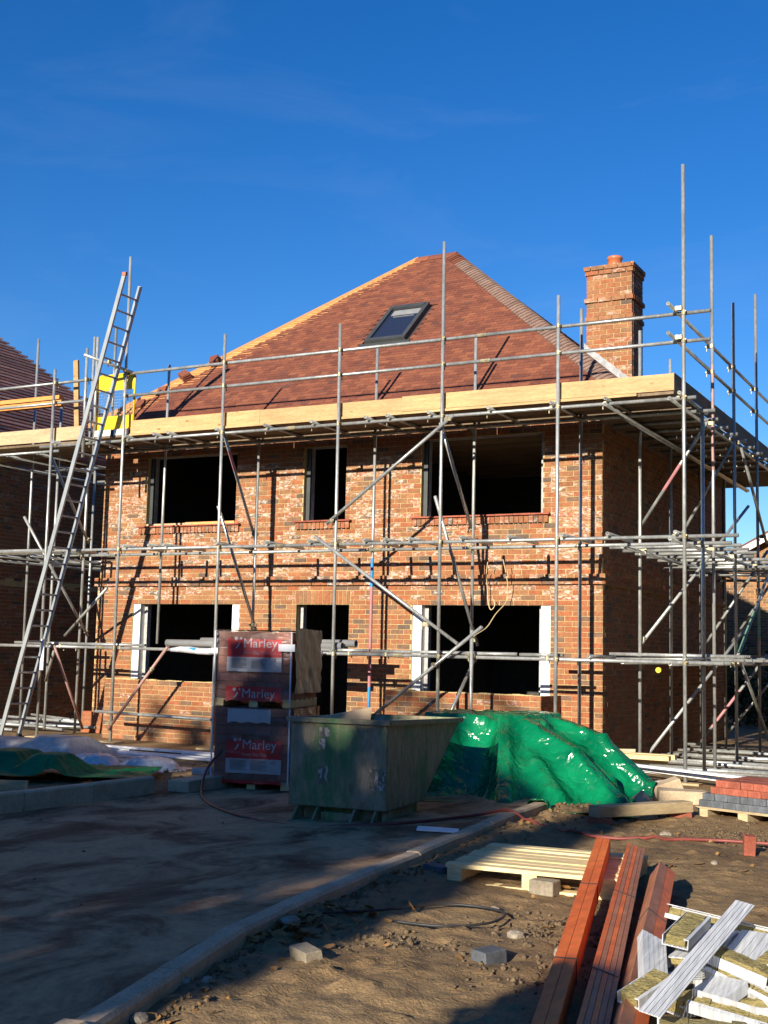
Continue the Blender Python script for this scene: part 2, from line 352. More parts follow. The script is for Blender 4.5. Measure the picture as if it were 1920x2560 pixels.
M['tarpdark'] = tarp_mat('dark_green_polythene', (.004, .11, .04), (.008, .20, .075), .5); M['tarpdark'].node_tree.nodes['Principled BSDF'].inputs['Specular IOR Level'].default_value = .12

def ground_mat():
    mt, n, b = nodes('mud'); co = coords(n)
    t = noise_node(n, co, .7, 6, .6, .3); col = ramp(n, t.outputs['Fac'], [(.25, (.125, .077, .036)), (.5, (.235, .15, .07)), (.75, (.335, .225, .11))])
    t2 = noise_node(n, co, 9, 6, .65); col = mix(n, .6, col, ramp(n, t2.outputs['Fac'], [(.3, .55), (.7, 1.35)]), 'MULTIPLY')
    t3 = noise_node(n, co, 55, 4, .6); col = mix(n, .5, col, ramp(n, t3.outputs['Fac'], [(.3, .6), (.72, 1.4)]), 'MULTIPLY')
    n.links.new(col, b.inputs['Base Color'])
    r = ramp(n, t.outputs['Fac'], [(.3, .6), (.6, .95)]); n.links.new(r, b.inputs['Roughness']); b.inputs['Specular IOR Level'].default_value = .3
    h = mathn(n, 'ADD', mathn(n, 'MULTIPLY', t2.outputs['Fac'], .8), mathn(n, 'MULTIPLY', t3.outputs['Fac'], .35)); bumpn(n, b, h, .9, .03); return mt
M['mud'] = ground_mat()
def road_mat():
    mt, n, b = nodes('stained_subbase'); co = coords(n, (1, .6, 1))
    t = noise_node(n, co, 1.5, 8, .68, .6); col = ramp(n, t.outputs['Fac'], [(.36, (.10, .046, .021)), (.45, (.225, .124, .062)), (.54, (.45, .272, .142)), (.75, (.56, .345, .18))])
    t2 = noise_node(n, coords(n), 18, 6, .7); col = mix(n, .55, col, ramp(n, t2.outputs['Fac'], [(.3, .6), (.7, 1.3)]), 'MULTIPLY')
    n.links.new(col, b.inputs['Base Color']); b.inputs['Roughness'].default_value = .85; b.inputs['Specular IOR Level'].default_value = .3
    t3 = noise_node(n, coords(n), 60, 5, .65); bumpn(n, b, mathn(n, 'ADD', t3.outputs['Fac'], t2.outputs['Fac']), .5, .012); return mt
M['road'] = road_mat()
def skip_mat():
    mt, n, b = nodes('scabby_green_paint'); co = coords(n, (1, 1, .42), 'object')
    t = noise_node(n, co, 7, 8, .7, .3); t2 = noise_node(n, coords(n, (1, 1, .5), 'object'), 2.0, 4)
    f = mathn(n, 'ADD', mathn(n, 'MULTIPLY', t.outputs['Fac'], .55), mathn(n, 'MULTIPLY', t2.outputs['Fac'], .55))
    msk = ramp(n, f, [(.45, .06), (.60, 1)])
    g = ramp(n, t.outputs['Fac'], [(.3, (.05, .14, .05)), (.7, (.08, .20, .07))])
    d = ramp(n, noise_node(n, co, 16, 6, .7).outputs['Fac'], [(.25, (.15, .105, .058)), (.5, (.28, .22, .14)), (.75, (.40, .33, .225))])
    n.links.new(mix(n, msk, g, d), b.inputs['Base Color']); b.inputs['Roughness'].default_value = .7
    bumpn(n, b, t.outputs['Fac'], .4, .008); return mt
M['skip'] = skip_mat()

# ------------------------------------------------------------------ ground, road, kerbs
KERB = [(2.25, -13.9), (2.06, -12.95), (1.93, -12.4), (1.66, -11.6), (1.49, -10.74), (1.37, -9.7), (1.27, -8.6), (1.12, -7.22), (.99, -5.9), (.93, -5.0)]
def kerb_x(y): return np.interp(y, [p[1] for p in KERB], [p[0] for p in KERB])
def lines(lo, hi, step, far):
    a = list(np.arange(lo, hi + 1e-6, step)); o = step; x = lo; l = []
    while x > -far: o *= 1.45; x -= o; l.append(x)
    o = step; x = hi; r = []
    while x < far: o *= 1.45; x += o; r.append(x)
    return np.array(l[::-1] + a + r)
gx = lines(-4.6, 5.2, .034, 600); gy = lines(-13.4, -2.0, .034, 600)
GX, GY = np.meshgrid(gx, gy)
def ground_h(X, Y):
    h = (fbm(X * 1.1, Y * 1.1, 3, 4) - .5) * .07 + (np.abs(fbm(X * 4, Y * 4, 9, 4) - .5)) * -.06
    ridge = np.clip(fbm(X * 1.6 + 5, Y * 1.6, 21, 3) - .55, 0, 1) * 4
    h = h + ridge * (fbm(X * 11, Y * 11, 5, 3) - .35) * .07
    h = h + (fbm(X * 11 + 3, Y * 11, 13, 3) - .5) * .022 + np.clip(fbm(X * 7.5, Y * 7.5, 37, 3) - .6, 0, 1) * .10
    near = np.clip(1 - (np.hypot(X - 1, Y + 8) - 9) / 6, 0, 1)
    h = h * near + .015
    kx = kerb_x(Y)
    road = (X < kx + .05) & (X > -2.95) & (Y > -14.2) & (Y < -4.2)
    edge = np.exp(-((X - kx - .25) / .16) ** 2) * ((Y < -4.6) & (Y > -14)) * .02
    h = h + edge
    pad = (Y > -1.9) & (np.abs(X + 5) < 8); h = np.where(pad, h * .15, h)
    return np.where(road, -.06, h) + G
ground = place('ground', grid_mesh('ground', GX, GY, ground_h(GX, GY), M['mud'])); tag(ground, kind='structure')
GZ = ground_h(GX, GY)
def gz(x, y): return float(GZ[min(max(int(np.searchsorted(gy, y)), 0), len(gy) - 1), min(max(int(np.searchsorted(gx, x)), 0), len(gx) - 1)])
ry = np.arange(-14.2, -4.15, .06); ru = np.linspace(0, 1, 110)
RU, RY = np.meshgrid(ru, ry); kx = kerb_x(RY); RX = -2.9 + RU * (kx + 2.9)
rise = np.clip((RX + 1.2) / 2.2, 0, 1)
RZ = G + (fbm(RX * .8, RY * .8, 31, 4) - .5) * .035 + rise * .075 + (fbm(RX * 9, RY * 9, 2, 3) - .5) * .008
road = place('road', grid_mesh('road', RX, RY, RZ, M['road'])); tag(road, kind='structure')
def kerb_stone(parent, a, b, w, z0, z1, skew=0):
    mb = MB(); a = Vector((a[0], a[1], 0)); b = Vector((b[0], b[1], 0)); d = (b - a).normalized(); a = a + d * .004; b = b - d * .004
    n = Vector((d.y, -d.x, 0)); c = .018
    prof = [(0, z0), (0, z1 - c), (c, z1), (w - c, z1), (w, z1 - c), (w, z0)]
    vs = [tuple(p + n * q[0] + Vector((0, 0, q[1] + skew * k))) for k, p in enumerate((a, b)) for q in prof]
    m_ = len(prof)
    mb.add(vs, [tuple(range(m_)), tuple(range(2 * m_ - 1, m_ - 1, -1))] + [(i, m_ + i, m_ + (i + 1) % m_, (i + 1) % m_) for i in range(m_)])
    return mb.obj('kerb_stone', M['kerb'], parent)
kerb = empty('kerb', (1.3, -9, G), kind='structure')
kp = [Vector((kerb_x(y), y, 0)) for y in np.arange(-13.85, -4.99, .02)]
acc = 0; start = kp[0]; first = True
for p, q in zip(kp[:-1], kp[1:]):
    acc += (q - p).length
    if acc > .9:
        kerb_stone(kerb, start, q, .125, -.3, -.055 + random.uniform(-.006, .006) + (.035 if q.y < -12.2 else 0), random.uniform(-.004, .004)); start = q; acc = 0
kerb_stone(kerb, start, kp[-1], .125, -.3, -.058)
kerb2 = empty('raised_kerb', (-2.95, -8, G), kind='structure')
K2 = [(-2.80, -6.30), (-2.83, -7.2), (-2.87, -8.1), (-2.92, -9.0), (-2.98, -9.9)]
for a, b in zip(K2[1:], K2[:-1]): kerb_stone(kerb2, (a[0] - .125, a[1]), (b[0] - .125, b[1]), .125, -.3, .03 + random.uniform(-.004, .004))

# ------------------------------------------------------------------ brickwork
def tint_for(efflo=0.):
    r = random.random()
    t = random.choices((random.uniform(0, .3), random.uniform(.3, .62), random.uniform(.62, .85), random.uniform(.85, 1)), (4, 4, 1.6, .9))[0]
    return (t + .001, efflo, r)
def courses(u0, u1, z0, z1, holes=(), ch=.075, bl=.225, start=0, flip=0):
    """(u, z, length) of every brick centre in stretcher bond, clipped at the holes"""
    out = []; k0 = int(math.ceil((z0 - 1e-6) / ch)); k1 = int(round(z1 / ch))
    for k in range(k0, k1):
        za = k * ch; zc = za + ch / 2
        iv = [(u0, u1)]
        for a, b, c, d in holes:
            if c - 1e-6 < zc < d + 1e-6:
                nv = []
                for p, q in iv:
                    if b <= p or a >= q: nv.append((p, q)); continue
                    if a > p: nv.append((p, a))
                    if b < q: nv.append((b, q))
                iv = nv
        o = start + ((k + flip) % 2) * bl / 2
        for p, q in iv:
            s = o + math.floor((p - o) / bl) * bl
            while s < q - 1e-6:
                a, b = max(s, p), min(s + bl, q)
                if b - a > .035: out.append(((a + b) / 2, zc, b - a - .012))
                s += bl
    return out
BMESH = {}
def brick_mesh(L, H=.065, D=.05, along='x', e=0):
    L = round(L * 200) / 200; key = (L, H, D, along, e, random.randrange(5))
    if key not in BMESH:
        mb = MB(); t = tint_for(e)
        if along == 'x': mb.box(-L / 2, L / 2, 0, D, -H / 2, H / 2, t, jit=.0018)
        else: mb.box(-D, 0, -L / 2, L / 2, -H / 2, H / 2, t, jit=.0018)
        BMESH[key] = mb.mesh('brick', M['brick'])
    return BMESH[key]
def core(mb, u0, u1, z0, z1, holes, f):
    us = sorted({u0, u1, *[h[0] for h in holes], *[h[1] for h in holes]}); zs = sorted({z0, z1, *[h[2] for h in holes], *[h[3] for h in holes]})
    us = [u for u in us if u0 <= u <= u1]; zs = [z for z in zs if z0 <= z <= z1]
    for a, b in zip(us[:-1], us[1:]):
        run = None
        for c, d in list(zip(zs[:-1], zs[1:])) + [(None, None)]:
            solid = c is not None and not any(h[0] < (a + b) / 2 < h[1] and h[2] < (c + d) / 2 < h[3] for h in holes)
            if solid: run = (run[0], d) if run else (c, d)
            elif run: f(mb, a, b, run[0], run[1]); run = None

XL = -9.25; SB = 2.40; HL, SLo, USi, UHe = 2.10, .825, 3.45, 4.65; TOP = 5.175
UP = [(-8.26, -6.37), (-5.04, -4.25), (-2.91, -.92)]
LOW = [(-8.44, -6.21), (-3.01, -.78)]; DOOR = (-5.10, -4.12)
holesF = [(a, b, USi - .15, UHe) for a, b in UP]; holesL = [(a, b, G - .3, HL) for a, b in LOW] + [(DOOR[0], DOOR[1], G - .3, HL)]
house = empty('brick_house', (-4.6, 0, G), 'new red brick house with hipped tile roof and empty window openings behind the scaffold', 'house')
# mortar cores: lower leaf at y 0, upper leaf set back 20 mm
mb = MB()
core(mb, XL, 0, -.3, SB, holesL, lambda m_, a, b, c, d: m_.box(a, b, .008, .10, c, d))
core(mb, XL + .02, -.02, SB + .15, TOP, holesF, lambda m_, a, b, c, d: m_.box(a, b, .028, .10, c, d))
mb.box(XL - .04, .04, -.04, .098, SB + .002, SB + .148)
fw = mb.obj('front_wall', M['mortar'], house)
bricks = []                                                   # (x, y, z, L, efflorescence, H)
def eff(x, z):
    c = fbm(np.array([[x * .9 + 40]]), np.array([[z * 1.5]]), 77, 3)[0, 0]
    k = 0
    if 2.5 < z < 4.4: k = .9 if random.random() < (.60 if x < -3.2 else .34) * (.4 + c) else 0
    elif 2.2 < z <= 2.55: k = .9 if random.random() < .4 else 0
    elif z < .75: k = .7 if random.random() < .10 else 0
    return k
sold = (DOOR[0] - .02, DOOR[1] + .02, HL, HL + .225)
for u, z, L in courses(XL + .005, -.005, -.3, SB, [*holesL, sold]): bricks.append((u, 0, z, L, eff(u, z), .065))
sills = [(a - .12, b + .10, USi - .15, USi) for a, b in UP]
for u, z, L in courses(XL + .025, -.025, SB + .15, TOP, [*holesF, *sills], flip=1): bricks.append((u, .02, z, L, eff(u, z), .065))
for u, z, L in courses(XL - .045, .045, SB, SB + .075): bricks.append((u, -.05, z, L, eff(u, z), .065))
x = XL - .045
while x < .03: bricks.append((x + .05625, -.05, SB + .1125, .1025, eff(x, SB), .065)); x += .1125
BAYS = [(-8.30, -6.10), (-3.02, -.61)]
for a, b in BAYS:
    for u, z, L in courses(a, b, -.3, SLo, start=a): bricks.append((u, -.8, z, L, eff(u, z), .065))
# soldier course over the door, and the brick-on-edge window sills
n = 14; w = (sold[1] - sold[0]) / n
for k in range(n): bricks.append((sold[0] + (k + .5) * w, 0, HL + .1125, w - .01, 0, .212))
for a, b, c, d in sills:
    n = round((b - a) / .075); w = (b - a) / n
    for k in range(n): bricks.append((a + (k + .5) * w, -.02, USi - .085, w - .009, .5 if random.random() < .5 else 0, .105))
def dist(bk): return (Vector((bk[0], bk[1], bk[2])) - CAM).length
vis = sorted([b for b in bricks if b[2] > .05 and b[2] < 4.5 and b[5] < .1], key=dist)
single = set(map(id, vis[:300]))
mb = MB()
for bk in bricks:
    x, y, z, L, e, H = bk
    if id(bk) in single:
        o = place('brick', brick_mesh(L, H, .05, 'x', e), fw, (x + random.uniform(-.001, .001), y + random.uniform(-.003, .002), z + random.uniform(-.001, .001)))
    else:
        dy = random.uniform(-.003, .002); mb.box(x - L / 2, x + L / 2, y + dy, y + .055, z - H / 2, z + H / 2, tint_for(e), jit=.0015)
mb.obj('brickwork', M['brick'], fw, kind='stuff', fix=False)
# thin tile sills on top of the brick-on-edge
for (a, b, c, d), (ua, ub) in zip(sills, UP):
    mb = MB(); n = max(2, round((b - a) / .27)); w = (b - a + .06) / n
    for k in range(n): mb.box(a - .03 + k * w + .002, a - .03 + (k + 1) * w - .002, -.06, .10, USi - .028, USi - .006 + random.uniform(-.002, .002))
    mb.obj('tile_sill', M['redbrick'], house)
for a, b in [UP[0]]:
    mb = MB(); mb.box(a + .02, a + 1.0, .02, .09, USi, USi + .035); mb.obj('sill_batten', M['oldpine'], house)
    mb = MB(); mb.box(a + .85, b - .02, .03, .085, USi + .0, USi + .045); mb.obj('sill_batten', M['batten'], house)
# bays: projecting dwarf walls (front core + returns)
for i, (a, b) in enumerate(BAYS):
    mb = MB(); mb.box(a + .006, b - .006, -.792, -.70, -.3, SLo - .004); mb.box(a + .008, a + .1, -.70, .0, -.3, SLo - .004); mb.box(b - .1, b - .008, -.70, .0, -.3, SLo - .004)
    bw = mb.obj('bay_wall', M['mortar'], house)
    mb = MB()
    for u, z, L in courses(-.8, -.005, -.3, SLo, start=-.8, flip=1):
        mb.box(b - .05, b + random.uniform(0, .003), u - L / 2, u + L / 2, z - .0325, z + .0325, tint_for(), jit=.0015)
        mb.box(a - random.uniform(0, .003), a + .05, u - L / 2, u + L / 2, z - .0325, z + .0325, tint_for(), jit=.0015)
    mb.obj('brickwork', M['brick'], bw, kind='stuff', fix=False)
    mb = MB(); xs = np.linspace(a, b, 40)
    for p, q in zip(xs[:-1], xs[1:]):
        h = .004 + .022 * max(0, vnoise(np.array([p * 6]), np.array([i * 7.]), 4)[0] - .3); mb.box(p, q, -.79 + random.uniform(0, .02), -.71, SLo - .003, SLo + h)
    mb.obj('mortar_bed', M['mortar'], bw)
# right wall, left wall, back wall
DEP = 7.6
mb = MB(); mb.box(-.10, -.008, .1, DEP, -.3, SB); mb.box(-.10, -.028, .1, DEP, SB + .15, TOP); mb.box(-.098, .04, .1, DEP + .04, SB + .002, SB + .148)
rw = mb.obj('side_wall', M['mortar'], house)
mb = MB()
for u, z, L in courses(.0, DEP, -.3, SB, start=0, flip=1): mb.box(-.055, random.uniform(-.003, .004), u - L / 2, u + L / 2, z - .0325, z + .0325, tint_for(.5 if random.random() < .05 else 0), jit=.0015)
for u, z, L in courses(.02, DEP - .02, SB + .15, TOP, start=0): mb.box(-.075, -.02 + random.uniform(-.003, .004), u - L / 2, u + L / 2, z - .0325, z + .0325, tint_for(.5 if random.random() < .05 else 0), jit=.0015)
for u, z, L in courses(-.045, DEP + .045, SB, SB + .15, start=0): mb.box(-.005, .05, u - L / 2, u + L / 2, z - .0325, z + .0325, tint_for(), jit=.0015)
mb.obj('brickwork', M['brick'], rw, kind='stuff', fix=False)
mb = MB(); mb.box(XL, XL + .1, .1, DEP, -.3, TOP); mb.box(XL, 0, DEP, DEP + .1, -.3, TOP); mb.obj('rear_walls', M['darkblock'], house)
# splayed brick plinth at the left corner
mb = MB()
for k in range(7):
    za = -.3 + k * .075; ex = .17 if za < .12 else max(.02, .17 - (za - .05) * 1.1)
    for j in range(3): mb.box(XL - ex + j * .225, XL - ex + (j + 1) * .225 - .01, -.06 + j * .002, .1, za + .005, za + .07, tint_for(), jit=.001)
mb.box(XL - .16, XL + .45, -.052, .09, -.3, .22)
mb.obj('plinth', M['brick'], house)
# inner leaf of block, white closer boards at the lower jambs
mb = MB()
ih = [(a + .07, b - .07, USi - .02, UHe) for a, b in UP] + [(a + .21, b - .22, -.3, HL) for a, b in LOW] + [(DOOR[0] + .05, DOOR[1] - .03, -.3, HL)]
core(mb, XL + .12, -.12, -.3, TOP, ih, lambda m_, a, b, c, d: m_.box(a, b, .15, .25, c, d))
mb.obj('inner_leaf', M['block'], house)
for a, b in LOW:
    for p, q in ((a + .003, a + .15), (b - .15, b - .003)):
        mb = MB(); mb.box(p, q, .03, .148, SLo - .1, HL - .004); mb.obj('jamb_board', M['white'], house)
for a, b in UP:
    mb = MB(); mb.box(a + .004, a + .07, .105, .149, USi, UHe - .004); mb.obj('jamb_strip', M['frame'], house)
# floors, partition and joists inside
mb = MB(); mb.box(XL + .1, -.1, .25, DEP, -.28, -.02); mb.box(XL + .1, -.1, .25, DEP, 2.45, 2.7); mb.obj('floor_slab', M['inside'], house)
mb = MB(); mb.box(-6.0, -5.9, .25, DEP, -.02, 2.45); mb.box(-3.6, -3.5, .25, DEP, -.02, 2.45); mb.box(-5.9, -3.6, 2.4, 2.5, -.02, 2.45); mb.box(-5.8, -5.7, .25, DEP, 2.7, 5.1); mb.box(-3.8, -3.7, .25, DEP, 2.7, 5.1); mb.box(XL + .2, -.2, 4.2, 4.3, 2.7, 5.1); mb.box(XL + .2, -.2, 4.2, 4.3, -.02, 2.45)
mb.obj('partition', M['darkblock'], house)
for k in range(14):
    y = .5 + k * .5; mb = MB(); mb.box(-3.7, -.1, y, y + .045, 4.62, 4.82); mb.obj('joist', M['joist'], house)
# ---- roof
EY, EZ, RYY, RZZ = -.35, 5.2, 3.75, 8.90; EXL, EXR, RXL, RXR = -9.35, .32, -4.95, -4.13; EB = DEP + .35
mb = MB()
v = [(EXL, EY, EZ), (EXR, EY, EZ), (EXR, EB, EZ), (EXL, EB, EZ), (RXL, RYY, RZZ), (RXR, RYY, RZZ), (EXL, EY, EZ - .1), (EXR, EY, EZ - .1), (EXR, EB, EZ - .1), (EXL, EB, EZ - .1)]
mb.add(v, [(0, 1, 5, 4), (1, 2, 5), (2, 3, 4, 5), (3, 0, 4), (0, 6, 7, 1), (1, 7, 8, 2), (2, 8, 9, 3), (3, 9, 6, 0), (6, 9, 8, 7)])
roof = mb.obj('roof', M['underlay'], house)
SL = math.hypot(RYY - EY, RZZ - EZ); ca, sa = (RYY - EY) / SL, (RZZ - EZ) / SL
def rp(x, v, w): return Vector((x, EY + v * ca - w * sa, EZ + v * sa + w * ca))     # front slope: x, up-slope, out
def hipL(v): return EXL + (RXL - EXL) * v / SL
def hipR(v): return EXR + (RXR - EXR) * v / SL
RM = Matrix(((1, 0, 0, 0), (0, ca, -sa, EY), (0, sa, ca, EZ), (0, 0, 0, 1)))
g = .090; TW = .152; tiles = []
SKY = (-4.60, -3.83, 2.05, 3.32)                               # skylight in x, up-slope
vs0 = -.06; k = 0
while vs0 < SL - .02:
    xl = hipL(max(vs0, 0)) + (.31 - .22 * (vs0 / SL) ** 2 + .16 * float(vnoise(np.array([vs0 * 1.7]), np.array([.5]), 6)[0]) - .08 if vs0 > .5 else .1 + .4 * max(0, vs0) / .5)
    xr = hipR(max(vs0, 0)) - .05; x = -10 + (k % 2) * TW / 2
    while x < xr:
        a, b = max(x, xl + random.uniform(-.02, .02)), min(x + TW, xr)
        if b - a > .03 and not (a < SKY[1] + .03 and b > SKY[0] - .03 and SKY[2] - .12 < vs0 < SKY[3]): tiles.append((a, b, vs0))
        x += TW
    vs0 += g; k += 1
def tile_tint():
    return (random.choices((random.uniform(0, .4), random.uniform(.4, .75), random.uniform(.75, .85), random.uniform(.92, 1)), (3, 4, .5, .3))[0] + .001, 0, 0)
TMESH = {}
def tile_geom(mb, L, t, mat=None):
    lift = random.uniform(0, .004)
    vs = [(-L / 2, 0, .014 + lift), (L / 2, 0, .014 + lift), (L / 2, .15, .004), (-L / 2, .15, .004), (-L / 2, 0, .03 + lift), (L / 2, 0, .03 + lift), (L / 2, .15, .018), (-L / 2, .15, .018)]
    if mat is not None: vs = [tuple(mat @ Vector(p)) for p in vs]
    mb.add(vs, [(3, 2, 1, 0), (4, 5, 6, 7), (0, 1, 5, 4), (1, 2, 6, 5), (2, 3, 7, 6), (3, 0, 4, 7)], t)
order = sorted(tiles, key=lambda t: (rp((t[0] + t[1]) / 2, t[2], 0) - CAM).length + (50 if t[2] < .45 else 0))
sg = set(order[:300]); mb = MB()
for t in tiles:
    a, b, v_ = t; L = b - a - .003; mat = RM @ Matrix.Translation(((a + b) / 2, v_, 0))
    if t in sg:
        key = (round(L * 200), random.randrange(8))
        if key not in TMESH: q = MB(); tile_geom(q, key[0] / 200, tile_tint()); TMESH[key] = q.mesh('tile', M['tile'], fix=False)
        place('roof_tile', TMESH[key], roof, mw=mat)
    else: tile_geom(mb, L, tile_tint(), mat)
mb.obj('tiling', M['tile'], roof, kind='stuff', fix=False)
# right-hand slope tiles
SR = math.hypot(EXR - RXR, RZZ - EZ); cr, sr = (EXR - RXR) / SR, (RZZ - EZ) / SR
RMR = Matrix(((0, -cr, sr, EXR), (1, 0, 0, 0), (0, sr, cr, EZ), (0, 0, 0, 1)))
mb = MB(); v_ = -.06; k = 0
while v_ < SR - .02:
    f = max(v_, 0) / SR; y0 = EY + (RYY - EY) * f + .05; y1 = EB + (RYY - EB) * f - .05; y = -1 + (k % 2) * TW / 2
    while y < y1:
        a, b = max(y, y0), min(y + TW, y1)
        if b - a > .03: tile_geom(mb, b - a - .003, tile_tint(), RMR @ Matrix.Translation(((a + b) / 2, v_, 0)))
        y += TW
    v_ += g; k += 1
mb.obj('tiling', M['tile'], roof, kind='stuff', fix=False)
# exposed battens along the left hip, with the hip board
v_ = .12
while v_ < SL - .08:
    x0 = hipL(v_) + .02; x1 = x0 + .62 - .40 * (v_ / SL) ** 2
    q = MB(); q.box(x0, x1, v_, v_ + .05, .002, .028, mat=RM); q.obj('batten', M['batten'], roof); v_ += g
a = Vector((EXL, EY, EZ)); b = Vector((RXL, RYY, RZZ)); d = (b - a).normalized(); u = Vector((0, 0, 1)); s_ = d.cross(u).normalized()
q = MB()
for side in (-.02, .02):
    q.box(0, (b - a).length, -.018, .018, -.01, .07, mat=Matrix(((d.x, s_.x, 0, a.x + s_.x * side), (d.y, s_.y, 0, a.y + s_.y * side), (d.z, 0, 1, a.z), (0, 0, 0, 1))))
q.obj('hip_board', M['batten'], roof)
# left-hand slope battens seen over the hip
for f in np.linspace(.05, .95, 24):
    y0 = EY + (RYY - EY) * f; xx = EXL + (RXL - EXL) * f; zz = EZ + (RZZ - EZ) * f
    q = MB(); q.box(xx - .02, xx + .03, y0 + .05, EB + (RYY - EB) * f, zz + .005, zz + .03); q.obj('batten', M['batten'], roof)
# bonnet tiles up the right hip
a = Vector((EXR, EY, EZ)); b = Vector((RXR, RYY, RZZ)); HLn = (b - a).length; d = (b - a).normalized()
side = d.cross(Vector((0, 0, 1))).normalized(); upn = side.cross(d).normalized()
def bonnet(mat, red=False):
    q = MB(); nn = 9; R0, R1 = (.24, .19)
    prof = [(-.20, -.098), (-.15, -.06), (-.09, -.018), (-.04, .012), (0, .025), (.04, .012), (.09, -.018), (.15, -.06), (.20, -.098)]
    vs = []
    for l, s1, dz in ((0, 1, .026), (.13, .93, .0)):
        for th in (0, .016): vs += [(l, p[0] * s1, p[1] * s1 + dz + th) for p in prof]
    vs = [tuple(mat @ Vector(p)) for p in vs]; fs = []
    for i in range(nn - 1): fs += [(nn + i, nn + i + 1, 3 * nn + i + 1, 3 * nn + i), (i, i + 1, nn + i + 1, nn + i), (2 * nn + i, 3 * nn + i, 3 * nn + i + 1, 2 * nn + i + 1), (i + 1, i, 2 * nn + i, 2 * nn + i + 1)]
    q.add(vs, fs, tile_tint()); return q
nb = 68
for k in range(nb):
    p = a + d * (HLn * (k + .2) / nb)
    mat = Matrix(((d.x, side.x, upn.x, p.x), (d.y, side.y, upn.y, p.y), (d.z, side.z, upn.z, p.z), (0, 0, 0, 1))) @ Matrix.Rotation(random.uniform(-.03, .03), 4, 'Z')
    bonnet(mat).obj('hip_tile', M['tile'] if k > nb - 6 else M['hipmortar'], roof)
x = RXL
while x < RXR:
    q = MB(); prof = [(-.13, -.10), (-.08, -.03), (0, .03), (.08, -.03), (.13, -.10), (.1, -.12), (0, 0), (-.1, -.12)]
    q.prism([(RYY + p[0], RZZ + p[1] + .04) for p in prof], x, x + .28, 'x', tile_tint()); q.obj('ridge_tile', M['tile'], roof); x += .285
def tile_stack(v_, x, rz, nn, label):
    st_ = empty('tile_stack', tuple(rp(x, v_, .05)), label, 'tiles', 'stacks of loose tiles on the left hip')
    for k in range(nn):
        q = MB(); q.box(-.082, .082, -.13, .13, .03 + k * .014, .042 + k * .014, tile_tint(), mat=RM @ Matrix.Translation((x + random.uniform(-.008, .008), v_, 0)) @ Matrix.Rotation(rz + random.uniform(-.08, .08), 4, 'Z')); q.obj('tile', M['tile'], st_)
for a_ in ((1.95, hipL(1.95) + .12, .5, 8, 'stack of loose roof tiles highest up the left hip'), (1.45, hipL(1.45) + .16, .9, 9, 'stack of loose roof tiles on the left hip, second from the top'), (1.02, hipL(1.02) + .22, .3, 4, 'low stack of loose roof tiles on the left hip, third from the top'), (.62, hipL(.62) + .3, .4, 3, 'lowest stack of loose roof tiles near the bottom of the left hip')): tile_stack(*a_)
# fascia
mb = MB(); mb.box(EXL + .05, EXR - .05, EY + .06, EY + .085, EZ - .22, EZ - .03); mb.obj('fascia', M['black'], roof)
# skylight
def ubox(mb, x0, x1, v0, v1, w0, w1): mb.box(x0, x1, v0, v1, w0, w1, mat=RM)
x0, x1, v0, v1 = SKY
mb = MB(); ubox(mb, x0, x0 + .075, v0, v1, .0, .10); ubox(mb, x1 - .075, x1, v0, v1, .0, .10); ubox(mb, x0 + .075, x1 - .075, v0, v0 + .10, .0, .095); ubox(mb, x0 + .075, x1 - .075, v1 - .10, v1, .0, .112)
ubox(mb, x0 - .10, x1 + .10, v0 - .14, v0 - .002, .035, .043)
skl = mb.obj('skylight', M['frame'], roof)
mb = MB(); ubox(mb, x0 + .075, x1 - .075, v0 + .10, v1 - .10, .02, .065); mb.obj('pane', M['glass'], skl)
mb = MB(); ubox(mb, x0 + .13, x1 - .10, v1 - .33, v1 - .14, .066, .070); ubox(mb, x0 + .2, x1 - .16, v1 - .40, v1 - .385, .066, .074); mb.obj('vent_strip', M['pvcgrey'], skl)
# chimney
CX0, CX1, CY0, CY1, CZ1 = -.79, -.04, 1.55, 2.15, 7.55
mb = MB(); mb.box(CX0 + .008, CX1 - .008, CY0 + .008, CY1 - .008, 5.0, CZ1 - .02)
chim = mb.obj('chimney', M['mortar'], roof)
mb = MB(); cb = []
k = 0; z = 5.325
while z < CZ1 - .01:
    top = CZ1 - z; ex = .0
    if top < .08: ex = .035
    elif top < .155: ex = .02
    elif .52 < top < .60: ex = .03
    elif .30 < top < .37 and False: ex = .0
    elif .82 < top < .90: ex = .02
    a, b, c, d_ = CX0 - ex, CX1 + ex, CY0 - ex, CY1 + ex
    for (p, q, ax) in ((a, b, 'f'), (a, b, 'k'), (c + .055, d_ - .055, 'r'), (c + .055, d_ - .055, 'l')):
        s = p - ((k + (ax in 'rl')) % 2) * .1125
        while s < q - 1e-4:
            lo, hi = max(s, p), min(s + .225, q)
            if hi - lo > .03:
                lo += .005; hi -= .005; e_ = .6 if random.random() < .18 else 0
                if ax == 'f': mb.box(lo, hi, c, c + .055, z + .005, z + .07, tint_for(e_), jit=.0015)
                elif ax == 'k': mb.box(lo, hi, d_ - .055, d_, z + .005, z + .07, tint_for(e_), jit=.0015)
                elif ax == 'r': mb.box(b - .055, b, lo, hi, z + .005, z + .07, tint_for(e_), jit=.0015)
                else: mb.box(a, a + .055, lo, hi, z + .005, z + .07, tint_for(e_), jit=.0015)
            s += .225
    z += .075; k += 1
mb.obj('brickwork', M['brick'], chim, kind='stuff', fix=False)
mb = MB(); mb.box(CX0 - .033, CX1 + .033, CY0 - .033, CY1 + .033, CZ1 - .004, CZ1 + .022, jit=.003); mb.obj('mortar_cap', M['mortar'], chim)
mb = MB(); pc = (CX0 + CX1) / 2; py = (CY0 + CY1) / 2; prof = [(.115, 0), (.118, .02), (.112, .03), (.112, .16), (.124, .165), (.127, .20), (.118, .215), (.095, .215), (.09, .05)]
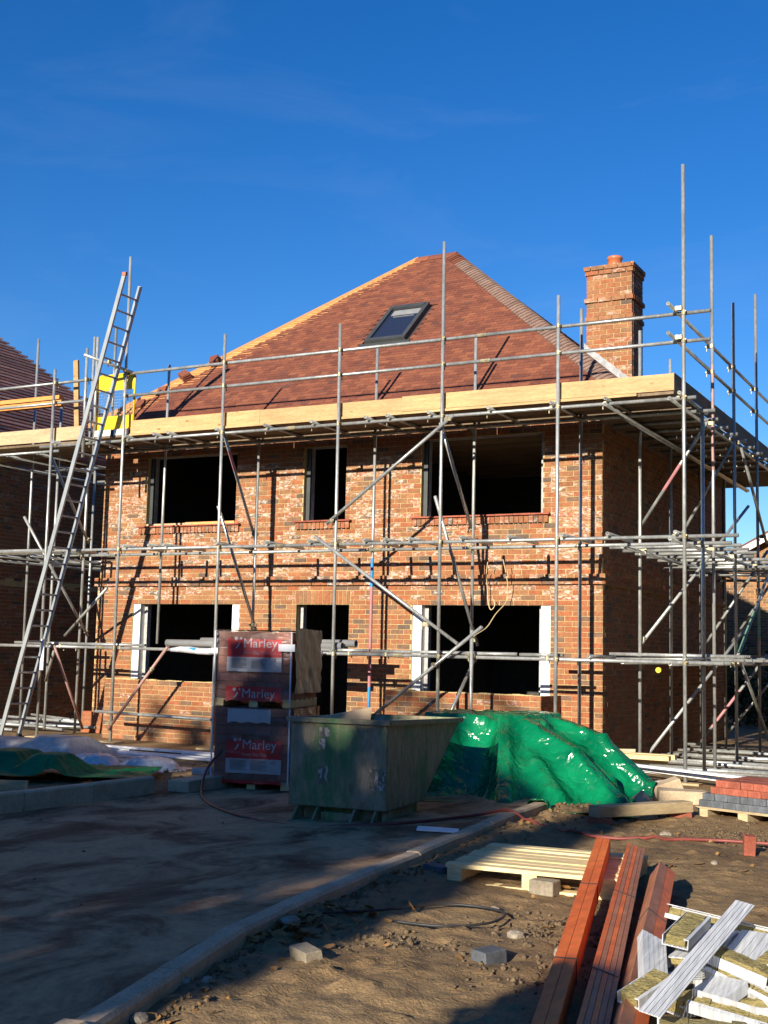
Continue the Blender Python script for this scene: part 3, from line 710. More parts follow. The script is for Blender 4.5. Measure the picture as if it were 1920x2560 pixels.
nseg = 28; vs = [(pc + r * math.cos(2 * PI * i / nseg), py + r * math.sin(2 * PI * i / nseg), CZ1 + .02 + h) for r, h in prof for i in range(nseg)]
fs = [(j * nseg + i, j * nseg + (i + 1) % nseg, (j + 1) * nseg + (i + 1) % nseg, (j + 1) * nseg + i) for j in range(len(prof) - 1) for i in range(nseg)] + [tuple((len(prof) - 1) * nseg + i for i in range(nseg))]
mb.add(vs, fs); mb.obj('chimney_pot', M['pot'], chim, smooth=True)
mb = MB(); nst = 8
for i in range(nst):
    xa = CX0 - .03 + i * (EXR - CX0 - .05) / nst * .82; xb = CX0 - .03 + (i + 1) * (EXR - CX0 - .05) / nst * .82 + .012
    za = EZ + (EXR - xa) * sr / cr; zb = EZ + (EXR - xb) * sr / cr
    mb.add([(xa, CY0 - .012 - .002 * (i % 2), za - .02), (xb, CY0 - .012 - .002 * (i % 2), zb - .02), (xb, CY0 - .012 - .002 * (i % 2), zb + .17), (xa, CY0 - .012 - .002 * (i % 2), za + .19), (xa, CY0 - .10, za + .05), (xb, CY0 - .10, zb + .05)], [(0, 1, 2, 3), (0, 4, 5, 1)])
mb.obj('lead_flashing', M['lead'], roof, fix=False)

# ------------------------------------------------------------------ scaffold round the house
TR = .0242
scaf = empty('scaffold', (-3, -1.45, G), 'grey steel tube scaffold with pine toe boards wrapped round the brick house', 'scaffold')
def tube(kind, a, b, parent=None, mat='galv', bands=()):
    mb = MB(); mb.tube(a, b); o = mb.obj(kind, M[mat], parent or scaf, smooth=False)
    for p in o.data.polygons: p.use_smooth = len(p.vertices) == 4
    a = Vector(a); b = Vector(b)
    for f0, f1, mm in bands:
        q = MB(); q.tube(a.lerp(b, f0), a.lerp(b, f1), TR + .0006, hollow=False, cap=False); q.obj('paint_band', M[mm], o, smooth=True)
    return o
def coupler_mesh():
    mb = MB(); mb.tube((0, 0, -.032), (0, 0, .032), .036, 10, hollow=False); mb.tube((-.032, .055, 0), (.032, .055, 0), .036, 10, hollow=False)
    mb.box(-.03, .03, .01, .05, -.03, .03); mb.tube((.035, -.03, .012), (.035, .05, .012), .011, 6, hollow=False); mb.box(.02, .055, .085, .12, -.014, .014); mb.tube((.0, .09, -.035), (.0, .09, -.085), .010, 6, hollow=False)
    return mb.mesh('coupler', M['coupler'])
CM = coupler_mesh()
def coupler(p, rz=0, parent=None): 
    o = place('coupler', CM, parent or scaf, p, (0, 0, rz + random.uniform(-.06, .06))); o.scale = (.85, .85, .85); return o
YO, YI, YL, YLI = -1.45, -.48, -1.398, -.532
Z1, Z2, Z3, ZG1, ZG2 = 1.335, 2.915, 4.69, 5.43, 5.80
outer = [(-9.13, 6.0, .006), (-7.58, 7.76, .008), (-5.62, 6.25, .008), (-3.54, 6.19, .007), (-1.865, 7.21, .004), (-.16, 6.22, 0), (1.53, 7.77, 0)]
for i, (x, zt, ln) in enumerate(outer):
    tube('standard', (x + ln * 2.5, YO, G + .01), (x - ln * (zt - 2.5), YO, zt))
    if x > -8:
        for zz in (Z1, Z2, Z3, ZG1, ZG2): coupler((x - ln * (zz - 2.5), YO, zz), 0)
    q = MB(); q.box(x - .2, x + .2, YO - .11, YO + .11, G - .02, G + .022, jit=.01); q.obj('sole_board', M['oldpine'], scaf)
inner = [(-7.49, 1.42, 6.14, ()), (-5.60, -.1, 4.75, ()), (-3.46, -.1, 6.09, ((.02, .16, 'bluepaint'), (.16, .40, 'pinkpaint'), (.40, .47, 'bluepaint'))), (-1.80, 1.2, 6.06, ()), (-.17, -.1, 6.29, ()), (1.53, -.1, 4.7, ()), (-9.18, -.1, 6.8, ())]
for x, z0, zt, bands in inner:
    tube('standard', (x, YI, z0 - (.05 if z0 < 0 else 0)), (x, YI, zt), bands=bands)
    for zz in (Z1, Z2, Z3):
        if zz > z0: coupler((x, YI, zz), PI)
# ledgers (house side of the standards), each in two lengths with a sleeve
def ledger(xa, xb, y, z, split, kind='ledger', dz=0):
    pts = [xa, *split, xb]
    for k, (p, q) in enumerate(zip(pts[:-1], pts[1:])):
        tube(kind, (p, y, z + dz * (p - xa)), (q - .004, y, z + dz * (q - xa)))
    for s in split:
        mb = MB(); mb.tube((s - .07, y, z + dz * (s - xa)), (s + .07, y, z + dz * (s - xa)), .031, 8, hollow=False); mb.obj('sleeve', M['coupler'], scaf)
ledger(-9.44, 1.68, YL, Z3, [-4.4]); ledger(-10.6, 2.19, YL, Z2, [-4.53]); ledger(-10.6, 2.0, YL, Z1, [-7.9, -2.5])
ledger(-9.4, 1.72, YLI, Z3 - .01, [-2.6]); ledger(-9.6, 1.92, YLI, Z2 - .01, [-3.35]); ledger(-9.6, -8.9, YLI, Z1, []); ledger(-6.0, -3.2, YLI, Z1, []); ledger(-.5, 1.9, YLI, Z1, [])
ledger(-7.59, 1.87, YL, ZG2, [-1.30], 'guard_rail'); ledger(-7.56, 1.86, YL, ZG1, [-1.24], 'guard_rail')
tube('ledger', (-7.85, -1.50, .33), (-5.6, -1.50, .30)); 
# transoms
for x in (-9.0, -7.44, -6.93, -6.63, -5.62, -4.73, -3.97, -3.05, -2.71, -2.33, -1.53, -.83, -.07, .55, 1.43):
    tube('transom', (x, -1.52, Z2 + .05), (x + random.uniform(-.03, .03), -.42, Z2 + .045)); coupler((x, YL + .02, Z2 + .005), PI / 2)
for x in (-9.05, -8.3, -7.5, -6.92, -6.63, -5.7, -4.8, -3.98, -3.06, -2.71, -2.05, -1.14, -.23, .52, 1.49):
    tube('transom', (x, -1.53, Z3 + .05), (x + random.uniform(-.02, .02), -.06, Z3 + .05)); coupler((x, YL + .02, Z3 + .005), PI / 2)
for x in (-8.75, -7.5, -2.7, -3.3, -1.35, -.3): coupler((x, YL, Z1 + .01), 0)
for xa, xb in ((-3.9, -3.0), (-2.95, -1.3), (-1.55, -.75), (-.7, -.1), (-8.9, -7.05), (-9.8, -8.6)):
    tube('put_log', (xa, YL + .04, Z1 + .05), (xb, YL + .07, Z1 + .055))
for x in (-9.0, -5.62, -3.55, .3, 1.53): tube('transom', (x, -1.5, Z1 + .05), (x, -.4, Z1 + .05))
# braces
tube('brace', (-1.66, -1.52, 4.67), (-3.66, -1.52, 3.21)); tube('brace', (-3.86, -1.52, 3.03), (-1.54, -1.52, 1.51)); tube('brace', (-1.18, -1.53, 1.745), (-2.9, -1.53, .42)); tube('brace', (-6.45, -1.52, 1.38), (-7.56, -1.52, .06), mat='ruspaint')
tube('brace', (-5.66, -1.40, 4.74), (-5.64, -.42, 3.10), bands=((.18, .36, 'pinkpaint'),)); tube('brace', (-5.68, -1.42, 3.55), (-5.57, -.42, 1.66)); tube('brace', (-1.92, -1.40, 4.6), (-1.82, -.42, 3.10)); tube('brace', (-1.97, -1.42, 3.56), (-1.73, -.42, 1.50)); tube('brace', (-1.72, -1.40, .5), (-1.73, -.45, 1.36))
tube('brace', (-1.34, -1.50, 1.70), (-1.34, -1.50, -.1))
for p in ((-1.72, -1.52, 4.62), (-3.58, -1.52, 3.25), (-2.0, -1.52, 1.77), (-1.87, -1.53, 1.22), (-7.5, -1.52, .16), (-6.75, -1.52, 1.02), (-5.6, -.46, 3.2), (-1.8, -.46, 3.2), (-1.76, -.46, 1.58), (-5.57, -.46, 1.75), (-1.34, -1.45, 1.36)): coupler(p, random.uniform(0, 3))
# left-hand end
tube('brace', (-9.62, -1.5, 3.5), (-9.02, -.45, 1.52)); tube('brace', (-9.15, -1.42, 4.5), (-9.12, -.45, 3.14)); tube('brace', (-8.85, -1.45, 1.36), (-8.99, -.5, -.05), mat='ruspaint'); tube('brace', (-8.25, -.9, 2.33), (-9.45, -.55, 1.52)); tube('brace', (-8.95, -1.3, 1.35), (-9.5, -.9, .75))
for p in ((-9.05, -.48, 1.6), (-9.12, -.48, 3.2), (-8.9, -1.4, 1.33)): coupler(p, .5)
tube('standard', (-8.44, YO, 4.45), (-8.46, YO, 6.3)); tube('standard', (-8.30, YO + .1, 4.5), (-8.33, YO + .1, 6.5))
tube('standard', (-8.7, -.48, 4.6), (-8.7, -.48, 6.93))
ledger(-12.5, -8.40, YL, ZG2 - .03, [], 'guard_rail'); ledger(-12.5, -8.40, YL, ZG1 - .005, [], 'guard_rail'); ledger(-12.5, -9.0, YL, Z3 - .09, [])
for zz in (ZG1, ZG2 - .03): coupler((-8.45, YO, zz), 0); coupler((-9.13, YO, zz), 0)
tube('standard', (-10.45, -.48, -.1), (-10.52, -.48, 6.9)); tube('standard', (-10.9, YO, -.1), (-11.0, YO, 6.4)); tube('standard', (-9.95, -.4, -.1), (-9.95, -.4, 5.6))
for yy in (.9, 2.4, 4.0): tube('standard', (-10.25, yy, -.1), (-10.25, yy, 4.7)); tube('transom', (-11.5, yy, Z2), (-9.35, yy, Z2)); tube('transom', (-11.5, yy + .4, Z2 + .03), (-9.35, yy + .4, Z2 + .03)); tube('transom', (-11.5, yy, Z3), (-9.35, yy, Z3))
for xx in (-10.3, -9.6, -11.2): tube('ledger', (xx, -1.3, Z2 - .06), (xx, 5, Z2 - .06)); tube('ledger', (xx, -1.3, Z3 - .09), (xx, 5, Z3 - .09))
for k in range(5): tube('put_log', (-12, -1.1 + k * .22, Z2 + .05 + .01 * k), (-9.3 + .1 * k, -1.05 + k * .22, Z2 + .05))
# right-hand return along the side wall
XO, XI, XR = 1.46, .45, 1.41
for y, zt in ((.42, 7.42), (1.80, 6.8), (3.50, 7.4), (5.2, 6.6), (6.9, 6.6)):
    tube('standard', (XO, y, G), (XO, y, zt), bands=((.25, .33, 'greenpaint'),) if y == 3.5 else (((.55, .75, 'ruspaint'),) if y == .42 else ()))
    for zz in (Z1, Z2, Z3, ZG1, ZG2): coupler((XO, y, zz), PI / 2)
for y, zt in ((.3, 6.1), (1.96, 6.05), (3.85, 5.9), (5.65, 5.9)):
    tube('standard', (XI, y, G), (XI, y, zt))
    for zz in (Z2, Z3): coupler((XI, y, zz), -PI / 2)
for z in (ZG1 + .04, ZG2 + .05): tube('guard_rail', (XR, -1.75, z), (XR, 7.5, z - .03)); coupler((1.50, -1.47, z), PI / 2)
for z in (Z1 - .02, Z2 - .05, Z3 - .05): tube('ledger', (XR, -1.7, z), (XR, 7.4, z)); tube('ledger', (XI + .05, -.7, z), (XI + .05, 7.4, z))
tube('ledger', (.55, -1.62, Z3 - .05), (.55, 7.3, Z3 - .05))
for k in range(9):
    y = -.05 + k * .62; tube('transom', (.12, y, Z2 + random.uniform(-.01, .01)), (1.85 + random.uniform(-.2, .15), y + random.uniform(-.03, .03), Z2)); y += .2; tube('transom', (.1, y, Z3), (1.6, y, Z3))
for k in range(7): y = -.2 + k * .8; tube('put_log', (.1, y, Z1 + .04), (1.9 + random.uniform(-.3, .2), y, Z1 + .04))
for k in range(4): tube('put_log', (.2, -.3 + k * .1, Z1 + .09), (2.0, -.2 + k * .12, Z1 + .09))
for k in range(8): y = 2.6 + k * .55; tube('put_log', (.15, y, Z1 + .05 + .03 * (k % 2)), (1.9 + random.uniform(-.3, .3), y + random.uniform(-.1, .1), Z1 + .06)); tube('transom', (.12, y + .2, Z2 - .1 + .05 * (k % 3)), (1.7 + random.uniform(-.3, .3), y + .25, Z2 - .08))
for k in range(5): q = MB(); q.box(.15 + k * .235, .37 + k * .235, 3.2 + random.uniform(-.3, .3), 7.2, Z1 + .09, Z1 + .128, jit=.004); q.obj('scaffold_board', M['board'], scaf)
for a, b in (((.5, 5.6, .1), (1.5, 6.4, 1.5)), ((.5, 5.7, 1.6), (1.5, 5.3, 3.0)), ((1.5, 5.0, 4.5), (1.5, 6.8, 3.0)), ((.5, 2.0, 3.1), (1.45, 1.75, 4.6))): tube('brace', a, b)
B = [((.45, .36, 3.26), (1.46, .1, 4.65), ((.35, .6, 'pinkpaint'),)), ((.45, .36, 1.58), (1.52, 2.5, 3.75), ()), ((.45, .7, .02), (1.52, 2.55, 1.96), ()), ((.45, 3.8, 1.5), (1.5, 4.13, 3.2), ()), ((.45, 3.6, -.02), (1.5, 4.0, 1.48), ((.2, .6, 'pinkpaint'),)), ((1.52, 2.0, 4.6), (1.52, 3.9, 3.3), ()), ((1.52, 1.65, 1.46), (1.52, 4.0, .06), ()), ((1.53, 1.68, 1.48), (1.53, 4.15, 2.9), ((0, .45, 'greenpaint'),))]
for a, b, bands in B: tube('brace', a, b, bands=bands)
for p in ((.47, .4, 3.32), (.47, .4, 1.65), (1.5, 1.9, 4.65), (1.5, 3.8, 3.4), (1.5, 1.75, 1.35), (1.5, 3.5, 2.5)): coupler(p, 1.2)
q = MB(); q.tube((1.20, -1.47, Z1 - .1), (1.20, -1.43, Z1 - .1), .035, 14, hollow=False); q.obj('inspection_tag', M['yellow'], scaf)
# decks
for r, yy in enumerate((-1.345, -1.115, -.885, -.655, -.33)):
    x = -8.55 + (r % 2) * .35 - .3
    while x < 1.3:
        L = 3.6 if x < -3 else 2.6; xe = min(x + L, 1.38); q = MB(); q.box(x, xe - .008, yy, yy + .222, Z3 + .0755, Z3 + .1135 + random.uniform(-.003, .003), jit=.003); q.obj('scaffold_board', M['board'], scaf); x += L
for r, yy in enumerate((-1.345, -1.115, -.885, -.655, -.42)):
    q = MB(); q.box(-12.5, -8.6, yy, yy + .222, Z3 + .03, Z3 + .068, jit=.003); q.obj('scaffold_board', M['board'], scaf)
for r in range(6):
    xx = .02 + r * .228; y = -.42
    while y < 7.3: q = MB(); q.box(xx, xx + .221, y, y + 2.59, Z3 + .026 if True else 0, Z3 + .064, jit=.003); q.obj('scaffold_board', M['board'], scaf); y += 2.6
for xa, xb, dz, mm in ((-2.55, 1.385, .002, 'pine'), (-5.0, -2.553, -.018, 'pine'), (-7.52, -5.004, -.014, 'pine'), (-10.9, -8.52, -.028, 'oldpine'), (-13.5, -10.904, -.03, 'oldpine')):
    q = MB(); q.box(xa, xb, -1.372, -1.335, 4.808 + dz, 5.033 + dz, jit=.003); q.obj('toe_board', M[mm], scaf)
q = MB(); q.box(-7.52, .9, -1.40, -1.374, 4.765, 4.80, jit=.002); q.obj('edge_board', M['pine'], scaf)
for ya, yb in ((-1.33, 1.9), (1.904, 4.9), (4.904, 7.6)):
    q = MB(); q.box(1.345, 1.383, ya, yb, 4.80, 5.05, jit=.003); q.obj('toe_board', M['boardend'], scaf)
q = MB(); q.box(-8.30, -7.6, -1.36, -1.325, 4.80, 4.90)
wb = q.obj('toe_board', M['white'], scaf, label='white board with black stripes under the yellow gate')
for k in range(3): q = MB(); q.box(-8.2 + k * .25, -8.13 + k * .25, -1.3625, -1.35, 4.80, 4.90); q.obj('stripe', M['black'], wb)
# yellow ladder gate
gate = empty('ladder_gate', (-7.93, -1.29, 4.85), 'yellow mesh gate at the top of the ladder on the scaffold deck', 'gate')
q = MB(); gx0, gx1, gz0, gz1, gy_ = -8.31, -7.53, 4.90, 5.83, -1.30
def tubelist(pts, r): q.path(pts, r, 8)
q.path([(gx0, gy_, gz0), (gx0, gy_, gz1 - .06), (gx0 + .02, gy_, gz1 - .02), (gx0 + .06, gy_, gz1), (gx1 - .06, gy_, gz1), (gx1 - .02, gy_, gz1 - .02), (gx1, gy_, gz1 - .06), (gx1, gy_, gz0)], .017, 8); q.path([(gx0, gy_, gz0 + .02), (gx1, gy_, gz0 + .02)], .015, 8)
q.obj('frame', M['yellow'], gate, smooth=True)
q = MB(); q.box(gx0 + .012, gx1 - .012, gy_ - .004, gy_ + .004, gz1 - .26, gz1 - .01); q.obj('panel', M['yellow'], gate)
q = MB(); q.box(gx0 + .012, gx1 - .012, gy_ - .004, gy_ + .004, gz0 + .02, gz0 + .24); q.obj('panel', M['yellow'], gate)
q = MB()
for k in range(14): xx = gx0 + .03 + k * (gx1 - gx0 - .06) / 13; q.box(xx - .0018, xx + .0018, gy_ - .002, gy_ + .002, gz0 + .24, gz1 - .26)
for k in range(9): zz = gz0 + .26 + k * .05; q.box(gx0 + .01, gx1 - .01, gy_ - .004, gy_ - .002, zz - .0018, zz + .0018)
q.obj('mesh', M['galv'], gate)
# ladder: leans along the front, rungs towards the house
lad = empty('ladder', (-9.3, -1.85, G), 'tall aluminium ladder leaning up to the yellow gate on the scaffold', 'ladder')
la, lb = Vector((-9.36, 0, G + .01)), Vector((-7.24, 0, 7.27)); ld = (lb - la).normalized(); ln_ = Vector((-ld.z, 0, ld.x))
for yy, ext in ((-2.02, 0.), (-1.60, -.10)):
    q = MB(); L = (lb - la).length + ext
    q.box(0, L, -.016, .016, -.035, .035, mat=Matrix(((ld.x, 0, ln_.x, la.x), (0, 1, 0, yy), (ld.z, 0, ln_.z, la.z), (0, 0, 0, 1)))); q.obj('stile', M['alu'], lad)
    q = MB(); p = la; q.box(-.03, .05, -.022, .022, -.045, .045, mat=Matrix(((ld.x, 0, ln_.x, la.x), (0, 1, 0, yy), (ld.z, 0, ln_.z, la.z), (0, 0, 0, 1)))); q.obj('rubber_foot', M['black'], lad)
Lr = (lb - la).length; k = 0; t = .30
while t < Lr - .15:
    p = la + ld * t; q = MB(); q.tube((p.x, -2.03, p.z), (p.x, -1.59, p.z), .017, 8, hollow=False); q.obj('rung', M['alu'], lad); t += .262
q = MB(); p = la + ld * Lr; q.box(p.x - .035, p.x + .035, -2.045, -1.995, p.z - .04, p.z + .015); q.obj('end_cap', M['pot'], lad)
for zz, yy in ((6.18, -1.72),):
    tube('ladder_tube', (-7.95, -2.08, 6.0), (-7.48, -1.36, 5.80)); coupler((-7.58, -1.5, 5.84), .8); coupler((-7.72, -1.75, 5.94), .8)
q = MB(); q.box(-8.93, -8.86, -1.66, -1.64, .95, 1.45); q.obj('warning_label', M['white'], lad)

# ------------------------------------------------------------------ left-hand house (its right side faces us) and its roof
nb_ = empty('neighbour_house', (-15, 2.7, G), 'half-built brick house at the left edge with battened roof slope', 'house')
NX, NY0, NY1 = -11.95, .0, 5.4
mb = MB(); mb.box(NX - .1, NX - .008, NY0, NY1, -.3, 5.1); mb.box(-19, NX, NY1, NY1 + .1, -.3, 5.1); mb.box(-19, NX - .1, NY0 + .008, NY0 + .1, -.3, 5.1); mb.box(-19, NX, NY0 + .2, NY1, 2.45, 2.6)
nw = mb.obj('side_wall', M['mortar'], nb_)
mb = MB()
for u, z, L in courses(NY0, NY1, -.3, 5.1, start=0): mb.box(NX - .055, NX + random.uniform(-.004, .004), u - L / 2, u + L / 2, z - .0325, z + .0325, tint_for(.6 if random.random() < .08 else 0), jit=.0015)
mb.obj('brickwork', M['brick'], nw, kind='stuff', fix=False)
ex, ey0, ey1, ez, ap = NX + .3, NY0 - .35, NY1 + .3, 5.2, (-15.3, 2.68, 8.4)
mb = MB(); v = [(ex, ey0, ez), (ex, ey1, ez), (-22, ey1, ez), (-22, ey0, ez), ap, (-22, ap[1], ap[2]), (ex, ey0, ez - .1), (ex, ey1, ez - .1), (-22, ey1, ez - .1), (-22, ey0, ez - .1)]
mb.add(v, [(0, 1, 4), (1, 2, 5, 4), (2, 3, 5), (3, 0, 4, 5), (0, 6, 7, 1), (1, 7, 8, 2), (2, 8, 9, 3), (3, 9, 6, 0), (6, 9, 8, 7)])
M['redfelt'] = surf('red_underlay', (.36, .10, .06), (.46, .145, .085), 3, .8, bump=.1, space='world')
nr = mb.obj('roof', M['redfelt'], nb_)
n_b = 34
M['palebatten'] = surf('pale_batten', (.66, .40, .28), (.80, .54, .40), 5, .75, bump=.1, jitter=.2)
for k in range(n_b):
    f = (k + .3) / n_b; xx = ex + (ap[0] - ex) * f; zz = ez + (ap[2] - ez) * f; ya = ey0 + (ap[1] - ey0) * f; yb = ey1 + (ap[1] - ey1) * f
    q = MB(); q.box(xx - .022, xx + .022, ya, yb + .05, zz + .015, zz + .05, jit=.004); q.obj('batten', M['palebatten'], nr)
# timbers lying up there
q = MB(); q.box(-12.6, -9.55, -.9, -.78, 5.62, 5.70); q.obj('timber_beam', M['orangewood'], None, label='long orange timber lying on the left-hand scaffold deck, upper of two', cat='timber')
q = MB(); q.box(-11.6, -9.45, -.95, -.83, 5.50, 5.60); q.obj('timber_beam', M['orangewood'], None, label='shorter orange timber under another on the left-hand scaffold', cat='timber')
q = MB(); q.box(-.05, .05, -.02, .02, 0, 1.42, mat=Matrix.Translation((-8.82, -1.18, 4.78)) @ Matrix.Rotation(-.085, 4, 'Y')); q.obj('upright_board', M['pine'], None, label='pale upright plank leaning on the scaffold rail beside the ladder', cat='plank')

# ------------------------------------------------------------------ house and hedge far behind on the right
bh = empty('old_house', (2, 18, G), 'old brown brick gable house far behind on the right', 'house')
mb = MB(); gp = [(-2.5, -.4), (5.5, -.4), (5.5, 4.0), (1.5, 6.15), (-2.5, 4.0)]
mb.prism(gp, 18.01, 26, 'y'); ow = mb.obj('wall', M['mortar'], bh)
mb = MB()
for u, z, L in courses(-2.5, 3.0, -.3, 5.2, start=-2.5):
    if z < 4.0 + (u + 2.5) * .53: mb.box(u - L / 2, u + L / 2, 18 + random.uniform(-.004, .004), 18.05, z - .0325, z + .0325, (random.uniform(.5, 1), 0, 0), jit=.002)
mb.obj('brickwork', M['brick'], ow, kind='stuff', fix=False)
mb = MB(); mb.prism([(-2.9, 3.78), (1.5, 6.14), (5.9, 3.78), (5.9, 3.9), (1.5, 6.32), (-2.9, 3.9)], 17.7, 26.3, 'y'); orf = mb.obj('roof', M['tile'], bh)
mb = MB(); mb.prism([(-2.9, 3.66), (1.5, 6.0), (5.9, 3.66), (5.9, 3.84), (1.5, 6.2), (-2.9, 3.84)], 17.62, 17.698, 'y'); mb.obj('barge_board', M['white'], orf)
def leaf_cloud(mb, blobs, n, size, seed):
    r = np.random.default_rng(seed); tot = sum(b[3] * b[4] * b[5] for b in blobs)
    for bx, by, bz, rx, ry_, rz in blobs:
        k = int(n * rx * ry_ * rz / tot)
        d = r.normal(size=(k, 3)); d /= np.linalg.norm(d, axis=1)[:, None]; rad = r.uniform(.0, 1, k) ** .45
        p = d * rad[:, None] * [rx, ry_, rz] + [bx, by, bz]
        a = r.normal(size=(k, 3)); a /= np.linalg.norm(a, axis=1)[:, None]; b = np.cross(a, r.normal(size=(k, 3))); b /= np.linalg.norm(b, axis=1)[:, None]
        s = size * r.uniform(.6, 1.4, k)[:, None]
        for i in range(k):
            c = p[i]; u = a[i] * s[i]; w = b[i] * s[i] * .6
            mb.add([tuple(c - u), tuple(c + w), tuple(c + u), tuple(c - w)], [(0, 1, 2, 3)])
mb = MB(); leaf_cloud(mb, [(-1.0, 13.5, .6, 1.6, 1.0, 1.1), (1.2, 13.5, .8, 1.6, 1, 1.3), (-2.2, 13.8, .4, 1, .9, .8)], 5200, .07, 5)
hd = empty('hedge', (0, 13.5, G), 'dark green hedge seen through the scaffold at the right edge', 'hedge')
mb.obj('foliage', M['foliage'], hd, fix=False)
mb = MB()
for k in range(7): x = -2 + k * .6; mb.path([(x, 13.5, G), (x + .1, 13.5, .3), (x + .05, 13.45, 1.0)], .03, 6, taper=[1, .8, .4])
mb.obj('stem', M['bark'], hd)

# ------------------------------------------------------------------ trees behind the camera: they shade the road
def tree(x, y, top, blobs, label, n, seed, leaf=.16):
    t = empty('tree', (x, y, G), label, 'tree', 'trees behind the camera that shade the road')
    q = MB(); r = random.Random(seed); q.path([(x, y, G), (x + .1, y, top * .3), (x - .1, y + .1, top * .6), (x, y, top * .9)], .26, 10, taper=[1.2, .85, .5, .15]); q.obj('trunk', M['bark'], t, smooth=True)
    for b in blobs:
        zb = max(.8, b[2] - b[5] * .7); q = MB(); q.path([(x, y, zb), ((x + b[0]) / 2, (y + b[1]) / 2, (zb + b[2]) / 2 + .3), (b[0], b[1], b[2])], .07, 6, taper=[1.3, .8, .3]); q.obj('limb', M['bark'], t, smooth=True)
    q = MB(); leaf_cloud(q, blobs, n, leaf, seed); q.obj('crown', M['foliage'], t, fix=False)
K = math.tan(SUN_EL)
def sb(x, zs, yb, rx, ry_, rz): return (x, yb, zs + (-yb - 8.) * K, rx, ry_, rz)     # a clump whose shadow falls at height zs at y = -8
tree(-1.2, -31, 9.2, [sb(-.22, -.5, -31, 1.42, 1.8, 1.9), sb(-2.2, .3, -31.5, 1.8, 2, 2.0), sb(-1.0, -3.2, -31, 1.9, 2, 2.0), sb(-3.4, -2.6, -31, 2, 2, 2), sb(-1.3, 1.9, -31, .8, 1, .7), sb(-1.2, -5.5, -31, 2.0, 2, 1.8), sb(-3.2, 3.25, -31, .45, .5, .38), sb(-2.7, 2.8, -31, .5, .5, .5), sb(-3.9, 2.6, -31, .4, .5, .5)], 'leafy tree behind the camera, nearest the kerb line', 15000, 1)
tree(-6.6, -33, 9.6, [sb(-5.6, .2, -33, 1.9, 2, 1.9), sb(-7.9, .0, -33, 2, 2, 1.9), sb(-6.5, -3.0, -33, 2.4, 2, 2.1), sb(-8.6, -3.2, -33, 2, 2, 2.2), sb(-6.5, -5.6, -33, 2.6, 2, 1.8), sb(-7.5, 2.5, -33, .22, .6, .55), sb(-6.7, 2.3, -33, .3, .6, .5), sb(-5.6, 2.4, -33, .35, .6, .4)], 'leafy tree behind the camera, middle one', 15000, 2)
tree(-12.5, -34, 9.6, [sb(-11.2, .2, -34, 2.1, 2, 1.9), sb(-13.6, .0, -34, 2.1, 2, 2.1), sb(-12.2, -3.2, -34, 2.6, 2, 2.2), sb(-12.2, -5.6, -34, 2.6, 2, 1.8)], 'leafy tree behind the camera, farthest left', 13000, 3)
tree(1.5, -28, 7.2, [sb(1.52 + (.06 if z_ < -1 else 0), z_, -28, .40 if z_ < -1 else .30, .6, 1.1) for z_ in (-5.2, -3.8, -2.4, -1.3, -.3, .4)], 'slender tree behind the camera right of the big ones', 5200, 6, .13)
tree(.9, -27, 5.2, [sb(.95, -2.6, -27, .85, .6, 1.5), sb(.5, -4.6, -27, 1.0, .8, 1.2)], 'low bushy tree behind the camera between the big one and the slender one', 5200, 8, .13)
tree(3.55, -19.5, 2.3, [sb(3.45, -1.6, -19.5, .42, .5, .55), sb(3.65, -2.4, -19.5, .5, .5, .6)], 'small bushy tree behind the camera close to the timber', 2600, 4, .1)

q = MB(); wr = random.Random(3); bl = []  # unseen tree belt, added to cut sky light on the shaded walls
for k in range(26): bl.append((-62 + k * 5 + wr.uniform(-1, 1), -46 + wr.uniform(-2, 2), 3.4, 3.6, 2.6, 4.2 + wr.uniform(-1, .8)))
for k in range(12): bl.append((11.0 + wr.uniform(-.6, 1.2), -13 + k * 2.8, 5.0, 2.2, 2.4, 6.2 + wr.uniform(-1, 1))); bl.append((11.5, -12 + k * 2.8, 1.6, 1.8, 2.2, 2.4))
for k in range(9): bl.append((-30 + wr.uniform(-1, 1.5), -36 + k * 5, 3.8, 2.6, 3.2, 4.6))
leaf_cloud(q, bl, 36000, .42, 21); q.obj('sky_blocking_trees', M['foliage'], None, kind='stuff', fix=False, label='unseen belt of trees added behind and beside the camera to cut sky light', cat='trees')

